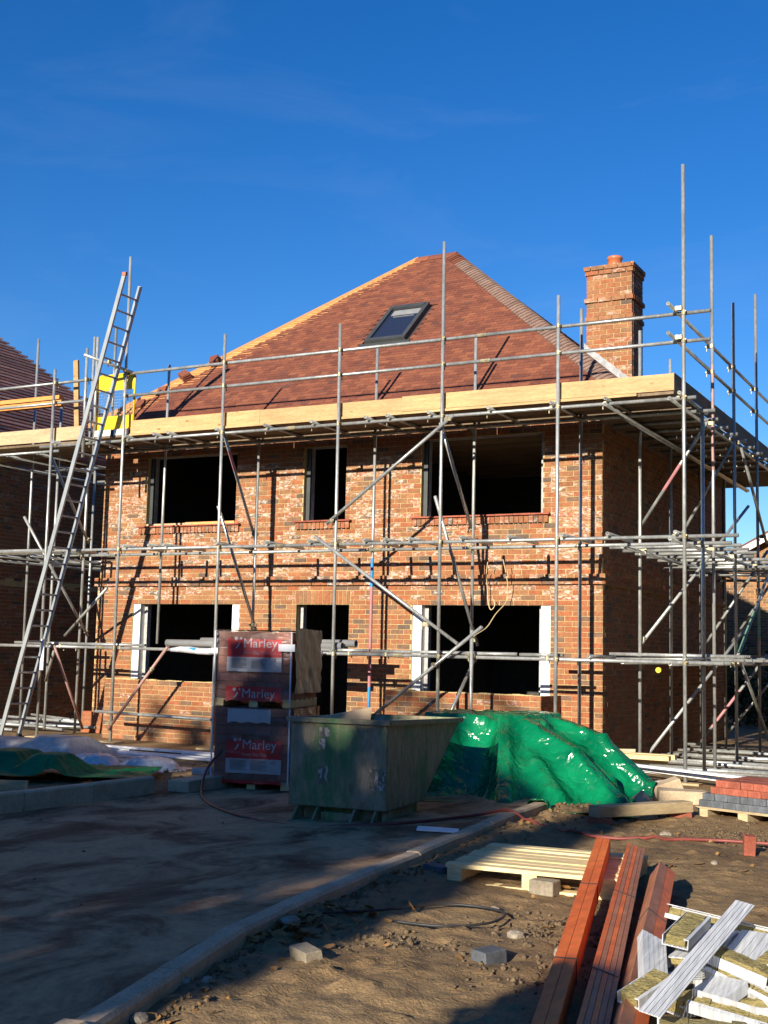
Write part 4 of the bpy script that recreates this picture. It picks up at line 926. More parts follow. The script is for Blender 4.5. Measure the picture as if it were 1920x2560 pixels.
# ------------------------------------------------------------------ cloth: a small position-based drape
def drape(x0, x1, y0, y1, nx, ny, hf, slack=1.05, steps=170, seed=1, zs=1.3, sub=5, rotz=0, cx=0, cy=0, fric=.75):
    r = np.random.default_rng(seed)
    X, Y = np.meshgrid(np.linspace(x0, x1, nx), np.linspace(y0, y1, ny)); c, s = math.cos(rotz), math.sin(rotz)
    P = np.stack([cx + X * c - Y * s, cy + X * s + Y * c, np.full_like(X, zs) + (fbm(X * 3, Y * 3, seed, 3) - .5) * .12], -1)
    bx0, by0 = P[..., 0].min() - .4, P[..., 1].min() - .4; TXX, TYY = np.meshgrid(np.arange(bx0, P[..., 0].max() + .4, .02), np.arange(by0, P[..., 1].max() + .4, .02)); HT = hf(TXX, TYY); hy, hx = HT.shape
    def hq(X_, Y_):
        u = np.clip((X_ - bx0) / .02, 0, hx - 1.001); v = np.clip((Y_ - by0) / .02, 0, hy - 1.001); i = u.astype(int); j = v.astype(int); u = u - i; v = v - j
        return (HT[j, i] * (1 - u) + HT[j, i + 1] * u) * (1 - v) + (HT[j + 1, i] * (1 - u) + HT[j + 1, i + 1] * u) * v
    V = np.zeros_like(P); lx = (x1 - x0) / (nx - 1) * slack; ly = (y1 - y0) / (ny - 1) * slack; ld_ = math.hypot(lx, ly)
    def con(A, B, L, k=.5):
        d = B - A; n_ = np.linalg.norm(d, axis=-1, keepdims=True) + 1e-9; q = d * (k * (n_ - L) / n_); A += q; B -= q
    for it in range(steps):
        V = V * .97; V[..., 2] -= .0035; Q = P + V + r.normal(size=P.shape) * (.0006 if it < steps * .6 else 0)
        for _ in range(sub):
            for o in (0, 1):
                con(Q[:, o:-1:2], Q[:, o + 1::2][:, :Q[:, o:-1:2].shape[1]], lx); con(Q[o:-1:2], Q[o + 1::2][:Q[o:-1:2].shape[0]], ly)
            con(Q[:-1, :-1], Q[1:, 1:], ld_, .12); con(Q[:-1, 1:], Q[1:, :-1], ld_, .12)
            h = hq(Q[..., 0], Q[..., 1]); m_ = Q[..., 2] < h
            Q[..., 2] = np.where(m_, h, Q[..., 2])
            Q[..., :2] = np.where(m_[..., None], P[..., :2] * fric + Q[..., :2] * (1 - fric), Q[..., :2])
        V = np.clip(Q - P, -.08, .08); P = Q
    return P
def smooth_box(X, Y, x0, x1, y0, y1, h, e=.06):
    d = np.maximum(np.maximum(x0 - X, X - x1), np.maximum(y0 - Y, Y - y1)); return G + (h - G) * np.clip(1 - d / e, 0, 1)
def pile_h(X, Y):
    h = np.full_like(X, G + .012) + (fbm(X * 2.5, Y * 2.5, 41, 3) - .3) * .06
    for cx_, cy_, a_, w_, d_, t_ in ((-.55, -3.35, .12, .75, 1.0, .70), (.13, -3.25, -.2, .50, .8, .715), (.30, -3.45, .5, .30, .3, .66)):
        c, s_ = math.cos(a_), math.sin(a_); u = (X - cx_) * c + (Y - cy_) * s_; v_ = -(X - cx_) * s_ + (Y - cy_) * c
        d = np.maximum(np.abs(u) - w_ / 2, np.abs(v_) - d_ / 2); h = np.maximum(h, G + (t_ - G) * np.clip(1 - d / .07, 0, 1))
    for (x0, y0, z0), (x1, y1, z1), w_ in (((.32, -3.7, .68), (.95, -3.9, .42), .07), ((.95, -3.9, .42), (1.55, -4.2, -.04), .07), ((.36, -3.1, .70), (1.0, -3.15, .52), .08), ((1.0, -3.15, .52), (1.62, -3.3, .05), .08), ((.05, -3.7, .70), (.60, -4.98, -.06), .06), ((-.5, -3.75, .68), (-.45, -4.75, .05), .08), ((.3, -3.8, .50), (1.05, -4.62, .0), .05), ((.6, -3.4, .5), (1.3, -3.75, .12), .05)):
        dx, dy = x1 - x0, y1 - y0; L2 = dx * dx + dy * dy; t = np.clip(((X - x0) * dx + (Y - y0) * dy) / L2, 0, 1); d = np.hypot(X - x0 - t * dx, Y - y0 - t * dy)
        h = np.maximum(h, np.where(d < w_ + .05, (z0 + (z1 - z0) * t) - np.clip(d - w_, 0, 1) * 3, -9))
    kx_ = kerb_x(Y); return np.where((np.abs(X - kx_ - .06) < .1) & (Y < -5.0), np.maximum(h, -.04), h)
def sheet(name, P, mat, **kw):
    me = grid_mesh(name, P[..., 0], P[..., 1], P[..., 2], mat); c = P.reshape(-1, 3); b = Vector((float(c[:, 0].mean()), float(c[:, 1].mean()), G))
    me.transform(Matrix.Translation(-b)); o = place(name, me, None, b)
    md = o.modifiers.new('thick', 'SOLIDIFY'); md.thickness = .004; md.offset = 1
    md = o.modifiers.new('sub', 'SUBSURF'); md.levels = 1; md.render_levels = 1
    return tag(o, **kw)
P = drape(-1.62, 1.62, -1.6, 1.4, 128, 120, pile_h, 1.03, 260, 3, 1.0, rotz=.10, cx=.25, cy=-3.72, fric=.35, sub=6)
rid = lambda a, b, s_: 1 - np.abs(fbm(a, b, s_, 3) - .5) * 2
P[..., 2] += (rid(P[..., 0] * 3.1 + P[..., 2] * 2, P[..., 1] * 3.1 - P[..., 2] * 2, 55) ** 6 - .3) * .022 * (P[..., 2] > G + .06)
sheet('tarpaulin', P, M['tarp'], label='big shiny green plastic sheet draped over a pile beside the skip', cat='tarpaulin')

def low_h(X, Y):
    h = np.full_like(X, G + .075) + fbm(X * 3, Y * 3, 8, 3) * .05
    for b in ((-4.5, -4.2, -6.3, -6.0, .17, .3), (-5.3, -4.9, -6.2, -5.8, .16, .3)): h = np.maximum(h, smooth_box(X, Y, *b))
    return h
P = drape(-1.1, 1.1, -.62, .62, 64, 40, low_h, 1.14, 150, 5, .4, rotz=.55, cx=-4.55, cy=-5.95)
sheet('tarpaulin', P, M['tarpdark'], label='dark green crumpled plastic sheet on the ground behind the left kerb', cat='tarpaulin')
def low_h2(X, Y):
    h = np.full_like(X, G + .02)
    for b in ((-8.2, -6.55, -3.9, -3.3, .03, .35), (-6.9, -6.3, -3.8, -3.3, .10, .3)): h = np.maximum(h, smooth_box(X, Y, *b))
    return h
P = drape(-1.5, 1.5, -.7, .7, 56, 36, low_h2, 1.08, 120, 6, .5, rotz=.25, cx=-6.9, cy=-3.7)
sheet('dust_sheet', P, M['greysheet'], label='grey dust sheet humped over materials below the ladder', cat='sheet')
for k, (cx_, cy_, s_, lb) in enumerate(((-5.25, -4.45, .42, 'crumpled white plastic bag beside the grey dust sheet'), (-4.45, -4.35, .50, 'bundle wrapped in shiny clear plastic nearest the stacked tile packs'))):
    def bag_h(X, Y, cx_=cx_, cy_=cy_, s_=s_): return G + .01 + .15 * np.clip(1 - ((X - cx_) / (s_ * .85)) ** 2 - ((Y - cy_) / (s_ * .6)) ** 2, 0, 1) ** .5 + (fbm(X * 9, Y * 9, 3, 3) - .5) * .06
    P = drape(-s_, s_, -s_ * .75, s_ * .75, 44, 36, bag_h, 1.18, 110, 8 + k, .4, cx=cx_, cy=cy_)
    M['bagplastic'] = M.get('bagplastic') or surf('bag_plastic', (.45, .47, .50), (.62, .64, .66), 6, .22, bump=.6, bd=.03, fine=14, spec=.7)
    sheet('plastic_bag', P, M['bagplastic'], label=lb, cat='plastic bag')

# ------------------------------------------------------------------ skip
mt, n_, b_ = nodes('torn_label'); t_ = noise_node(n_, coords(n_, (1, 1, .5), 'object'), 24, 6, .7, .6)
n_.links.new(ramp(n_, t_.outputs['Fac'], [(.46, (.13, .12, .08)), (.51, (.26, .23, .17)), (.58, (.50, .48, .43))]), b_.inputs['Base Color']); b_.inputs['Roughness'].default_value = .7; M['tornlabel'] = mt
sk = empty('tipping_skip', (0, -6.3, G), 'scabby green steel tipping skip with fork pockets and a raised lip', 'skip')
O = Vector((.34, -7.06, 0)); fx = Vector((.997, .064, 0)).normalized(); fy = Vector((-.10, .995, 0)).normalized(); fx = Vector((fy.y, -fy.x, 0))
SKM = Matrix(((fx.x, fy.x, 0, O.x), (fx.y, fy.y, 0, O.y), (0, 0, 1, 0), (0, 0, 0, 1)))       # local: x right, y back, corner = near right
Wd, T = .95, .006
def panel(pts, name='panel', th=.008, mat='skip'):
    q = MB(); a, b, c = [Vector(p) for p in pts[:3]]; n_ = (b - a).cross(c - a).normalized() * th
    vs = [Vector(p) for p in pts] + [Vector(p) - n_ for p in pts]; N = len(pts)
    q.add([tuple(SKM @ p) for p in vs], [tuple(range(N)), tuple(range(2 * N - 1, N - 1, -1))] + [(i, N + i, N + (i + 1) % N, (i + 1) % N) for i in range(N)])
    return q.obj(name, M[mat], sk)
Lb, Lt, zt, zl, zb = .92, 1.95, .755, .70, .0
panel([(-Wd, 0, zb), (0, 0, zb), (0, 0, zt), (-Wd, 0, zt)], 'back_plate')
panel([(0, 0, zb), (0, Lb, zb), (0, Lt, zl), (0, 0, zt)], 'side_plate'); panel([(-Wd, 0, zt), (-Wd, Lt, zl), (-Wd, Lb, zb), (-Wd, 0, zb)], 'side_plate')
panel([(-Wd, Lb, zb), (-Wd, Lt, zl), (0, Lt, zl), (0, Lb, zb)], 'sloping_front'); panel([(-Wd, 0, zb), (-Wd, Lb, zb), (0, Lb, zb), (0, 0, zb)], 'floor_plate')
def sbox(name, x0, x1, y0, y1, z0, z1, mat='skip'):
    q = MB(); q.box(x0, x1, y0, y1, z0, z1, mat=SKM); return q.obj(name, M[mat], sk)
sbox('rim', -Wd - .03, .03, -.035, .012, zt - .012, zt + .03)
q = MB(); q.box(0, math.hypot(Lt, zt - zl), -.012, .035, -.012, .03, mat=SKM @ Matrix.Translation((0, .014, zt)) @ Matrix(((0, 1, 0, 0), (Lt / math.hypot(Lt, zt - zl), 0, 0, 0), (-(zt - zl) / math.hypot(Lt, zt - zl), 0, 1, 0), (0, 0, 0, 1)))); q.obj('rim', M['skip'], sk)
q = MB(); q.box(0, math.hypot(Lt, zt - zl), -.035, .012, -.012, .03, mat=SKM @ Matrix.Translation((-Wd, .014, zt)) @ Matrix(((0, 1, 0, 0), (Lt / math.hypot(Lt, zt - zl), 0, 0, 0), (-(zt - zl) / math.hypot(Lt, zt - zl), 0, 1, 0), (0, 0, 0, 1)))); q.obj('rim', M['skip'], sk)
sbox('rim', -Wd - .03, .03, Lt, Lt + .04, zl - .01, zl + .03)
panel([(-Wd + .02, .3, .74), (-.40, .55, .74), (-.40, .58, .87), (-Wd + .02, .33, .75)], 'loose_board', .018, 'cardboard')
for x0 in (-.86, -.30):
    q = MB()
    for xa, xb in ((x0, x0 + .018), (x0 + .20, x0 + .218)): q.prism([(-.02, 0), (-.16, G + .01), (Lb, G + .01), (Lb, 0)], xa, xb, 'x', mat=SKM)
    q.obj('fork_pocket', M['skip'], sk); sbox('pocket_floor', x0 + .018, x0 + .20, -.14, Lb, G + .01, G + .03); sbox('pocket_lip', x0 - .01, x0 + .228, -.17, -.10, G + .008, G + .04)
sbox('cross_beam', -.62, -.31, -.01, .05, G + .03, -.04); sbox('base_frame', -.88, -.06, .1, Lb, G + .02, -.002)
q = MB(); q.tube(SKM @ Vector((-.06, .12, G + .075)), SKM @ Vector((-.01, .12, G + .075)), .07, 18, hollow=False); q.obj('wheel', M['skip'], sk)
for k, (xa, xb, za, zb_) in enumerate(((-.66, -.57, .20, .36), (-.16, -.01, .18, .36), (-.66, -.56, .62, .70), (-.66, -.60, .50, .6))):
    sbox('sticker', xa, xb, -.0025, -.0005, za, zb_, 'tornlabel')

# ------------------------------------------------------------------ packs of clay tiles
AX = math.radians(15); pf = Vector((math.cos(AX), math.sin(AX), 0)); pb = Vector((-math.sin(AX), math.cos(AX), 0)); PO = Vector((-2.71, -5.41, 0))
PMX = Matrix(((pf.x, pb.x, 0, PO.x), (pf.y, pb.y, 0, PO.y), (0, 0, 1, 0), (0, 0, 0, 1)))            # local: x along the front, y back
def bent(P_, z0, z1, x0, x1, y, name, mat, parent, wav=.006, nx=14, nz=6, seed=0, low=None):
    """a slightly creased printed sheet just off the front of a pack"""
    xs = np.linspace(x0, x1, nx); zs = np.linspace(z0, z1, nz); q = MB(); vs = []
    for j, z in enumerate(zs):
        for i, x in enumerate(xs):
            yy = y - wav * float(vnoise(np.array([x * 9 + seed]), np.array([z * 9]), 3)[0]); zz = z
            if low and j == 0: zz = z + low * abs(math.sin((x - x0) / (x1 - x0) * PI * 3))
            vs.append(tuple(P_ @ Vector((x, yy, zz))))
    q.add(vs, [(j * nx + i, j * nx + i + 1, (j + 1) * nx + i + 1, (j + 1) * nx + i) for j in range(nz - 1) for i in range(nx - 1)]); return q.obj(name, mat, parent, smooth=True)
def label_group(P_, parent, x0, z0, w, h, frac=.56, cut=False):
    """red and white printed label with logo and lettering"""
    zr = z0 + h * (1 - frac)
    r_ = bent(P_, zr, z0 + h, x0, x0 + w, -.020, 'red_label', M['packred'], parent, seed=x0 * 7 + z0)
    if not cut:
        w_ = bent(P_, z0, zr, x0, x0 + w, -.020, 'white_label', M['packwhite'], parent, seed=x0 * 7 + z0)
        for c in range(2):
            for k in range(9):
                q = MB(); L = w * (.30 if k % 4 != 3 else .22); xs = x0 + w * (.08 + .37 * c); zz = zr - h * (.05 + .034 * k)
                q.box(xs, xs + L * random.uniform(.9, 1), -.0298, -.0290, zz - .0022, zz + .0022, mat=P_); q.obj('print_line', M['print'], w_)
        me = text_mesh('CE', .045); me.materials.append(M['print']); place('ce_mark', me, w_, mw=P_ @ Matrix.Translation((x0 + w * .82, -.031, zr - h * .13)) @ Matrix.Rotation(PI / 2, 4, 'X'))
    fz = z0 + h * (.74 if not cut else .52); s = w * .158
    me = text_mesh('Marley', s * 1.45); me.materials.append(M['packwhite']); place('lettering', me, r_, mw=P_ @ Matrix.Translation((x0 + w * .29, -.031, fz)) @ Matrix.Rotation(PI / 2, 4, 'X'))
    me = text_mesh('Acme Clay Tiles', s * .42); me.materials.append(M['strap']); place('lettering', me, r_, mw=P_ @ Matrix.Translation((x0 + w * .30, -.031, fz - s * .72)) @ Matrix.Rotation(PI / 2, 4, 'X'))
    q = MB(); cx_, cz_ = x0 + w * .165, fz + s * .95
    q.add([tuple(P_ @ Vector((cx_ + .021 * math.cos(a), -.031, cz_ + .021 * math.sin(a)))) for a in np.linspace(0, 2 * PI, 17)[:-1]], [tuple(range(16))])
    c2 = (x0 + w * .255, fz + s * .98); q.add([tuple(P_ @ Vector((c2[0] + (.02 if k % 2 == 0 else .011) * math.cos(k * PI / 4), -.031, c2[1] + (.02 if k % 2 == 0 else .011) * math.sin(k * PI / 4)))) for k in range(8)], [tuple(range(8))])
    st = [(x0 + w * (.165 + .055 * math.sin(t * PI / 2)) , fz + s * (-.12 + .62 * t)) for t in np.linspace(0, 1, 7)]
    for (a1, b1), (a2, b2) in zip(st[:-1], st[1:]): q.add([tuple(P_ @ Vector(p)) for p in ((a1 - .009, -.031, b1), (a1 + .009, -.031, b1), (a2 + .009, -.031, b2), (a2 - .009, -.031, b2))], [(0, 1, 2, 3)])
    q.obj('logo', M['packwhite'], r_, fix=False)
def pallet_of_tiles(z0, z1, dx, label, upper):
    P_ = PMX @ Matrix.Translation((dx, 0, 0)); base = P_ @ Vector((.445, .5, 0)); t = empty('tile_pack', (base.x, base.y, z0), label, 'tile pack')
    W_, D_ = .89, 1.0
    for x0 in (0.0, .40, .79):
        q = MB(); q.box(x0, x0 + .10, 0, D_, z0, z0 + .075, mat=P_); q.obj('bearer', M['palletwood'], t)
    for k in range(6): q = MB(); q.box(0, W_, k * .175, k * .175 + .12, z0 + .0755, z0 + .095, mat=P_); q.obj('deck_board', M['palletwood'], t)
    rows = 8; hh = (z1 - z0 - .10) / rows
    for r_ in range(rows):
        x = 0.006; nt_ = 0
        while x < W_ - .02:
            w_ = random.uniform(.13, .19); x1 = min(x + w_, W_ - .006)
            if W_ - x1 < .06: x1 = W_ - .006
            q = MB(); q.box(x, x1 - .003, .004 + random.uniform(0, .008), D_ - .01, z0 + .10 + r_ * hh, z0 + .10 + (r_ + 1) * hh - .004, mat=P_); q.obj('tile_bundle', M['packtile'], t); x = x1
    # shrink wrap
    q = MB(); nx, nz = 40, 40
    def wrap(pts_fn, n1, n2):
        vs = [pts_fn(i / (n1 - 1), j / (n2 - 1)) for j in range(n2) for i in range(n1)]
        q.add([tuple(P_ @ Vector(v)) for v in vs], [(j * n1 + i, j * n1 + i + 1, (j + 1) * n1 + i + 1, (j + 1) * n1 + i) for j in range(n2 - 1) for i in range(n1 - 1)])
    rn = lambda a, b, s: float(fbm(np.array([a * s]), np.array([b * s]), 12 + int(upper), 3)[0])
    wrap(lambda u, v: (u * (W_ + .02) - .01, -.034 - .014 * rn(u, v, 9), z0 + .07 + v * (z1 - z0 - .06)), 44, 44)
    q.obj('shrink_wrap', M['film'], t, smooth=True, fix=False)
    q = MB()
    wrap(lambda u, v: (W_ + .012 + .04 * rn(u, v * .6, 11) + .025 * abs(math.sin(u * 9 + 5 * v)) * (1 - v), u * (D_ + .02) - .01, (z0 + .13 + .05 * rn(u, 0, 4) if upper else z0 + .05) + v * (z1 - z0 - (.12 if upper else .05))), 60, 40)
    wrap(lambda u, v: (u * (W_ + .02) - .01, v * (D_ + .04) - .036, z1 + .008 + .012 * rn(u, v, 9)), 30, 30)
    q.obj('film_side', M['kraft'] if upper else M['film'], t, smooth=True, fix=False)
    for x0 in (-.012, W_ - .012):
        q = MB(); q.box(x0, x0 + .016, -.056, -.050, z0 + .06, z1, mat=P_); q.obj('strap', M['strap'], t)
    return t, P_
t1, P1 = pallet_of_tiles(G, .735, .0, 'lower shrink-wrapped pallet of clay tiles with one red and white label', False)
label_group(P1, t1, .155, .02, .64, .36)
q = MB(); bent(P1, .56, .72, .16, .66, -.022, 'paper_sheet', M['packwhite'], t1, .014, seed=3, low=.02)
bent(P1, G + .05, G + .10, .12, .80, -.022, 'red_label', M['packred'], t1, .01, seed=9, low=.02)
t2, P2 = pallet_of_tiles(.737, 1.575, -.005, 'upper shrink-wrapped pallet of clay tiles with brown film down its right side', True)
label_group(P2, t2, .13, 1.13, .64, .36)
label_group(P2, t2, .13, .80, .65, .17, 0, True) if False else None
r2 = bent(P2, .79, .965, .13, .78, -.022, 'red_label', M['packred'], t2, .012, seed=14, low=.03)
me = text_mesh('Marley', .142); me.materials.append(M['packwhite']); place('lettering', me, r2, mw=P2 @ Matrix.Translation((.32, -.036, .845)) @ Matrix.Rotation(PI / 2, 4, 'X'))
q = MB(); q.add([tuple(P2 @ Vector((.235 + .02 * math.cos(a), -.036, .93 + .02 * math.sin(a)))) for a in np.linspace(0, 2 * PI, 17)[:-1]], [tuple(range(16))]); q.add([tuple(P2 @ Vector((.295 + (.018 if k % 2 == 0 else .01) * math.cos(k * PI / 4), -.036, .935 + (.018 if k % 2 == 0 else .01) * math.sin(k * PI / 4)))) for k in range(8)], [tuple(range(8))])
st = [(.235 + .035 * math.sin(t * PI / 2), .84 + .062 * t) for t in np.linspace(0, 1, 7)]
for (a1, b1), (a2, b2) in zip(st[:-1], st[1:]): q.add([tuple(P2 @ Vector(p)) for p in ((a1 - .009, -.036, b1), (a1 + .009, -.036, b1), (a2 + .009, -.036, b2), (a2 - .009, -.036, b2))], [(0, 1, 2, 3)])
q.obj('logo', M['packwhite'], r2, fix=False)
bent(P2, 1.36, 1.44, .74, .93, -.060, 'paper_sheet', M['packwhite'], t2, .004, seed=5)

# ------------------------------------------------------------------ drain pipes on the lower lift
for k, (xa, xb, y, z, mm, lb) in enumerate(((-6.62, -3.45, -1.33, 1.435, 'pvcgrey', 'grey plastic drain pipe on the lower scaffold lift, its open end at the left'), (-6.05, -3.3, -1.20, 1.475, 'pvcgrey', 'grey plastic drain pipe lying farther back on the lower scaffold lift'))):
    q = MB(); q.tube((xa, y, z), (xb, y, z + .01), .055, 20); o = q.obj('drain_pipe', M[mm], None, label=lb, cat='pipe')
    for p in o.data.polygons: p.use_smooth = len(p.vertices) == 4
q = MB(); pts = [(-6.36 + i * .18, -1.56 + .01 * math.sin(i * 2.1), 1.33 + .012 * math.sin(i * 1.3) + (.0)) for i in range(16)]
q.path(pts, .052, 14, taper=[.55, .9] + [1 + .06 * math.sin(i * 3.3) for i in range(13)] + [.9]); q.obj('wrapped_pipes', M['bagplastic'], None, smooth=True, label='pipes in white plastic wrapping hanging below the grey drain pipes', cat='pipe')
q = MB(); q.box(-6.0, -5.86, -1.614, -1.6, 1.33, 1.37); q.obj('label', M['bluepaint'], bpy.data.objects['wrapped_pipes'])

# ------------------------------------------------------------------ loose cables on the front
def cable(pts, label, r=.007, name='cable', mat='cable'):
    P_ = [Vector(p) for p in pts]; out = []
    for i in range(len(P_) - 1):
        p0, p1, p2, p3 = P_[max(i - 1, 0)], P_[i], P_[i + 1], P_[min(i + 2, len(P_) - 1)]
        for t in np.linspace(0, 1, 9)[:-1]: out.append(.5 * ((2 * p1) + (-p0 + p2) * t + (2 * p0 - 5 * p1 + 4 * p2 - p3) * t * t + (-p0 + 3 * p1 - 3 * p2 + p3) * t ** 3))
    out.append(P_[-1])
    if mat != 'cable': out = [Vector((p.x, p.y, max(p.z, gz(p.x, p.y) + r * .8))) if p.x > kerb_x(p.y) + .16 else p for p in out]
    q = MB(); q.path(out, r, 8); return q.obj(name, M[mat], None, smooth=True, label=label, cat='cable' if mat == 'cable' else 'hose')
cable([(-1.66, -.25, 2.72), (-1.70, -.2, 2.55), (-1.72, -.12, 2.38), (-1.71, -.1, 2.15), (-1.66, -.12, 2.03), (-1.60, -.12, 2.08), (-1.62, -.1, 2.18)], 'short pale cable hooked above the right window')
cable([(-1.40, -.3, 2.75), (-1.37, -.25, 2.55), (-1.36, -.2, 2.35), (-1.40, -.15, 2.15), (-1.42, -.5, 1.95), (-1.43, -.8, 1.75), (-1.46, -1.2, 1.6), (-1.44, -1.3, 1.4)], 'long pale cable hanging across the right window opening')
cable([(-2.55, -5.0, .5), (-2.62, -5.55, .15), (-2.42, -6.0, -.08), (-1.9, -6.6, -.135), (-1.1, -7.2, -.135), (-.3, -7.5, -.125), (.4, -7.2, -.085), (.85, -6.4, -.06), (1.06, -6.0, -.035), (1.3, -6.05, -.125), (1.8, -6.4, -.125), (2.3, -6.45, -.125), (2.9, -6.1, -.12), (3.7, -6.0, -.11), (5.2, -5.6, -.11)], 'thin red hose trailing across the road, kerb and mud', .014, 'hose', 'hose')
cable([(1.72, -10.5, -.10), (1.95, -10.15, -.115), (2.2, -9.75, -.12), (2.55, -9.75, -.12), (2.62, -10.05, -.12), (2.45, -10.3, -.12), (2.15, -10.35, -.12)], 'black hose curled in the mud', .0075, 'black_hose', 'black')

# ------------------------------------------------------------------ pallet, batten bundles, sleeper
pal = empty('pallet', (2.4, -8.4, G), 'pale wooden pallet lying in the mud under the red batten bundles', 'pallet')
pm = Matrix.Translation((1.85, -9.02, G)) @ Matrix.Rotation(.09, 4, 'Z')
for x0 in (0, .52, 1.04): q = MB(); q.box(x0, x0 + .10, 0, 1.05, .022, .112, mat=pm); q.obj('bearer', M['palletwood'], pal)
for y0 in (0, .46, .95): q = MB(); q.box(0, 1.14, y0, y0 + .10, 0, .0215, mat=pm, jit=.002); q.obj('bottom_board', M['palletwood'], pal)
for k in range(8): q = MB(); q.box(-.01 + random.uniform(-.01, .01), 1.15, k * .135 + .002, k * .135 + .098, .1125, .137 + random.uniform(-.003, .003), mat=pm, jit=.003); q.obj('deck_board', M['palletwood'], pal)
def bundle(a, b, w, h, cols, rows, roll, label, mats):
    a = Vector(a); b = Vector(b); d = (b - a).normalized(); s = d.cross(Vector((0, 0, 1))).normalized(); u = s.cross(d).normalized()
    c, n_ = math.cos(roll), math.sin(roll); s2 = s * c + u * n_; u2 = u * c - s * n_
    mt = Matrix(((d.x, s2.x, u2.x, a.x), (d.y, s2.y, u2.y, a.y), (d.z, s2.z, u2.z, a.z), (0, 0, 0, 1))); L = (b - a).length
    e = empty('batten_bundle', ((a.x + b.x) / 2, (a.y + b.y) / 2, min(a.z, b.z)), label, 'battens', 'bundles of red roofing battens')
    for i in range(cols):
        for j in range(rows):
            q = MB(); o = random.uniform(-.015, .015); x0, x1 = i * w / cols, (i + 1) * w / cols; z0, z1 = j * h / rows, (j + 1) * h / rows
            q.box(o, L + random.uniform(-.02, .02), x0 + .0012, x1 - .0012, z0 + .0008, z1 - .0008 + random.uniform(-.001, .001), mat=mt); q.obj('batten', M[random.choice(mats)], e)
    for f in (.04, .35, .68):
        q = MB()
        for (x0, x1, z0, z1) in ((-.002, w + .002, h + .0005, h + .003), (w, w + .003, 0, h), (-.003, 0, 0, h)): q.box(L * f, L * f + .012, x0, x1, z0, z1, mat=mt)
        q.obj('band', M['black'], e)
bundle((3.86, -12.9, -.135), (2.57, -8.05, -.008), .10, .115, 2, 5, 0.0, 'straight bundle of red roofing battens with flat tops, leftmost of three', ['redwood'])
bundle((3.985, -12.9, -.135), (2.78, -8.08, .0), .125, .10, 5, 2, -.30, 'middle bundle of red roofing battens rolled on its side across the pallet', ['redwood', 'redside'])
bundle((4.09, -12.9, -.12), (3.10, -8.55, -.03), .12, .115, 2, 6, -.62, 'right-hand bundle of red roofing battens tilted over beside the plastic offcuts', ['redwood', 'redside', 'redside'])
q = MB(); q.box(0, 1.18, 0, .15, 0, .10, mat=Matrix.Translation((1.82, -5.70, G + .075)) @ Matrix.Rotation(1.02, 4, 'Z'), jit=.004); bevel(q.obj('timber_baulk', M['oldpine'], None, label='thick sawn timber baulk resting on two red bricks', cat='timber'), .006)
for k, (x, y, r_) in enumerate(((1.83, -5.62, .3), (2.33, -4.72, .55))):
    q = MB(); q.box(-.11, .11, -.05, .05, 0, .07, mat=Matrix.Translation((x - .02, y - .02, G + .005)) @ Matrix.Rotation(r_, 4, 'Z'), jit=.003)
    bevel(q.obj('loose_brick', M['redbrick'], None, label='red brick under the %s end of the timber baulk' % ('left' if k == 0 else 'right'), cat='brick'), .004)

# ------------------------------------------------------------------ brick stack on a pallet at the right edge
bs = empty('brick_stack_pallet', (2.95, -4.2, G), 'rough pallet under the red and blue brick stack at the right edge', 'pallet')
bm_ = Matrix.Translation((2.42, -4.45, G)) @ Matrix.Rotation(-.28, 4, 'Z')
for x0 in (0, .42, .84): q = MB(); q.box(x0, x0 + .1, .0, .8, 0, .085, mat=bm_); q.obj('bearer', M['oldpine'], bs)
for k in range(5): q = MB(); q.box(-.03, 1.1, k * .17, k * .17 + .12, .0855, .108, mat=bm_); q.obj('deck_board', M['oldpine'], bs)
k = 0
for row in range(4):
    blue = row < 2; z = .109 + row * .067
    for i in range(8):
        for j in range(3):
            if row >= 2 and (i < 1): continue
            x = i * .133 + (.05 if row % 2 else 0) + random.uniform(-.006, .006); y = j * .222
            q = MB(); q.box(x, x + .128, y + random.uniform(-.008, .008), y + .214, z, z + .064, mat=bm_, jit=.0015)
            q.obj('stacked_brick', M['bluebrick' if blue else 'redbrick'], None, label='%s brick, %s course of the stack, %s in the %s row' % ('blue-grey' if blue else 'red', ('the lowest', 'the second', 'the third', 'the top')[row], ('first', 'second', 'third', 'fourth', 'fifth', 'sixth', 'seventh', 'eighth')[i], ('front', 'middle', 'back')[j]), cat='brick', group='blue-grey bricks stacked at the right edge' if blue else 'red bricks stacked at the right edge')

# ------------------------------------------------------------------ kerb offcuts, timbers, white boards, loose tubes on the right
def lump(name, x, y, z, sx, sy, sz, rot, mat, label, cat, group=None, jit=.012, bev=.006):
    q = MB(); q.box(-sx / 2, sx / 2, -sy / 2, sy / 2, 0, sz, jit=jit); o = q.obj(name, M[mat], None, at=(0, 0, 0)); o.location = (x, y, z); o.rotation_euler = rot; bevel(o, bev); return tag(o, label, cat, group)
lump('kerb_offcut', 2.02, -3.50, G, .50, .26, .15, (0, 0, .35), 'kerb', 'pale concrete kerb offcut lying flat right of the green sheet', 'kerb stone')
lump('kerb_offcut', 1.72, -3.95, G - .02, .20, .42, .13, (.1, .75, .5), 'kerb', 'pale concrete kerb offcut tilted against the green sheet', 'kerb stone')
lump('kerb_offcut', 1.72, -3.2, G + .06, .45, .20, .12, (.15, -.35, .45), 'kerb', 'grey concrete kerb offcut leaning on another behind the tilted one', 'kerb stone')
lump('paving_slab', 1.45, -2.75, G + .02, .4, .3, .06, (.3, -.2, .2), 'block', 'dark slab propped behind the kerb offcuts', 'slab')
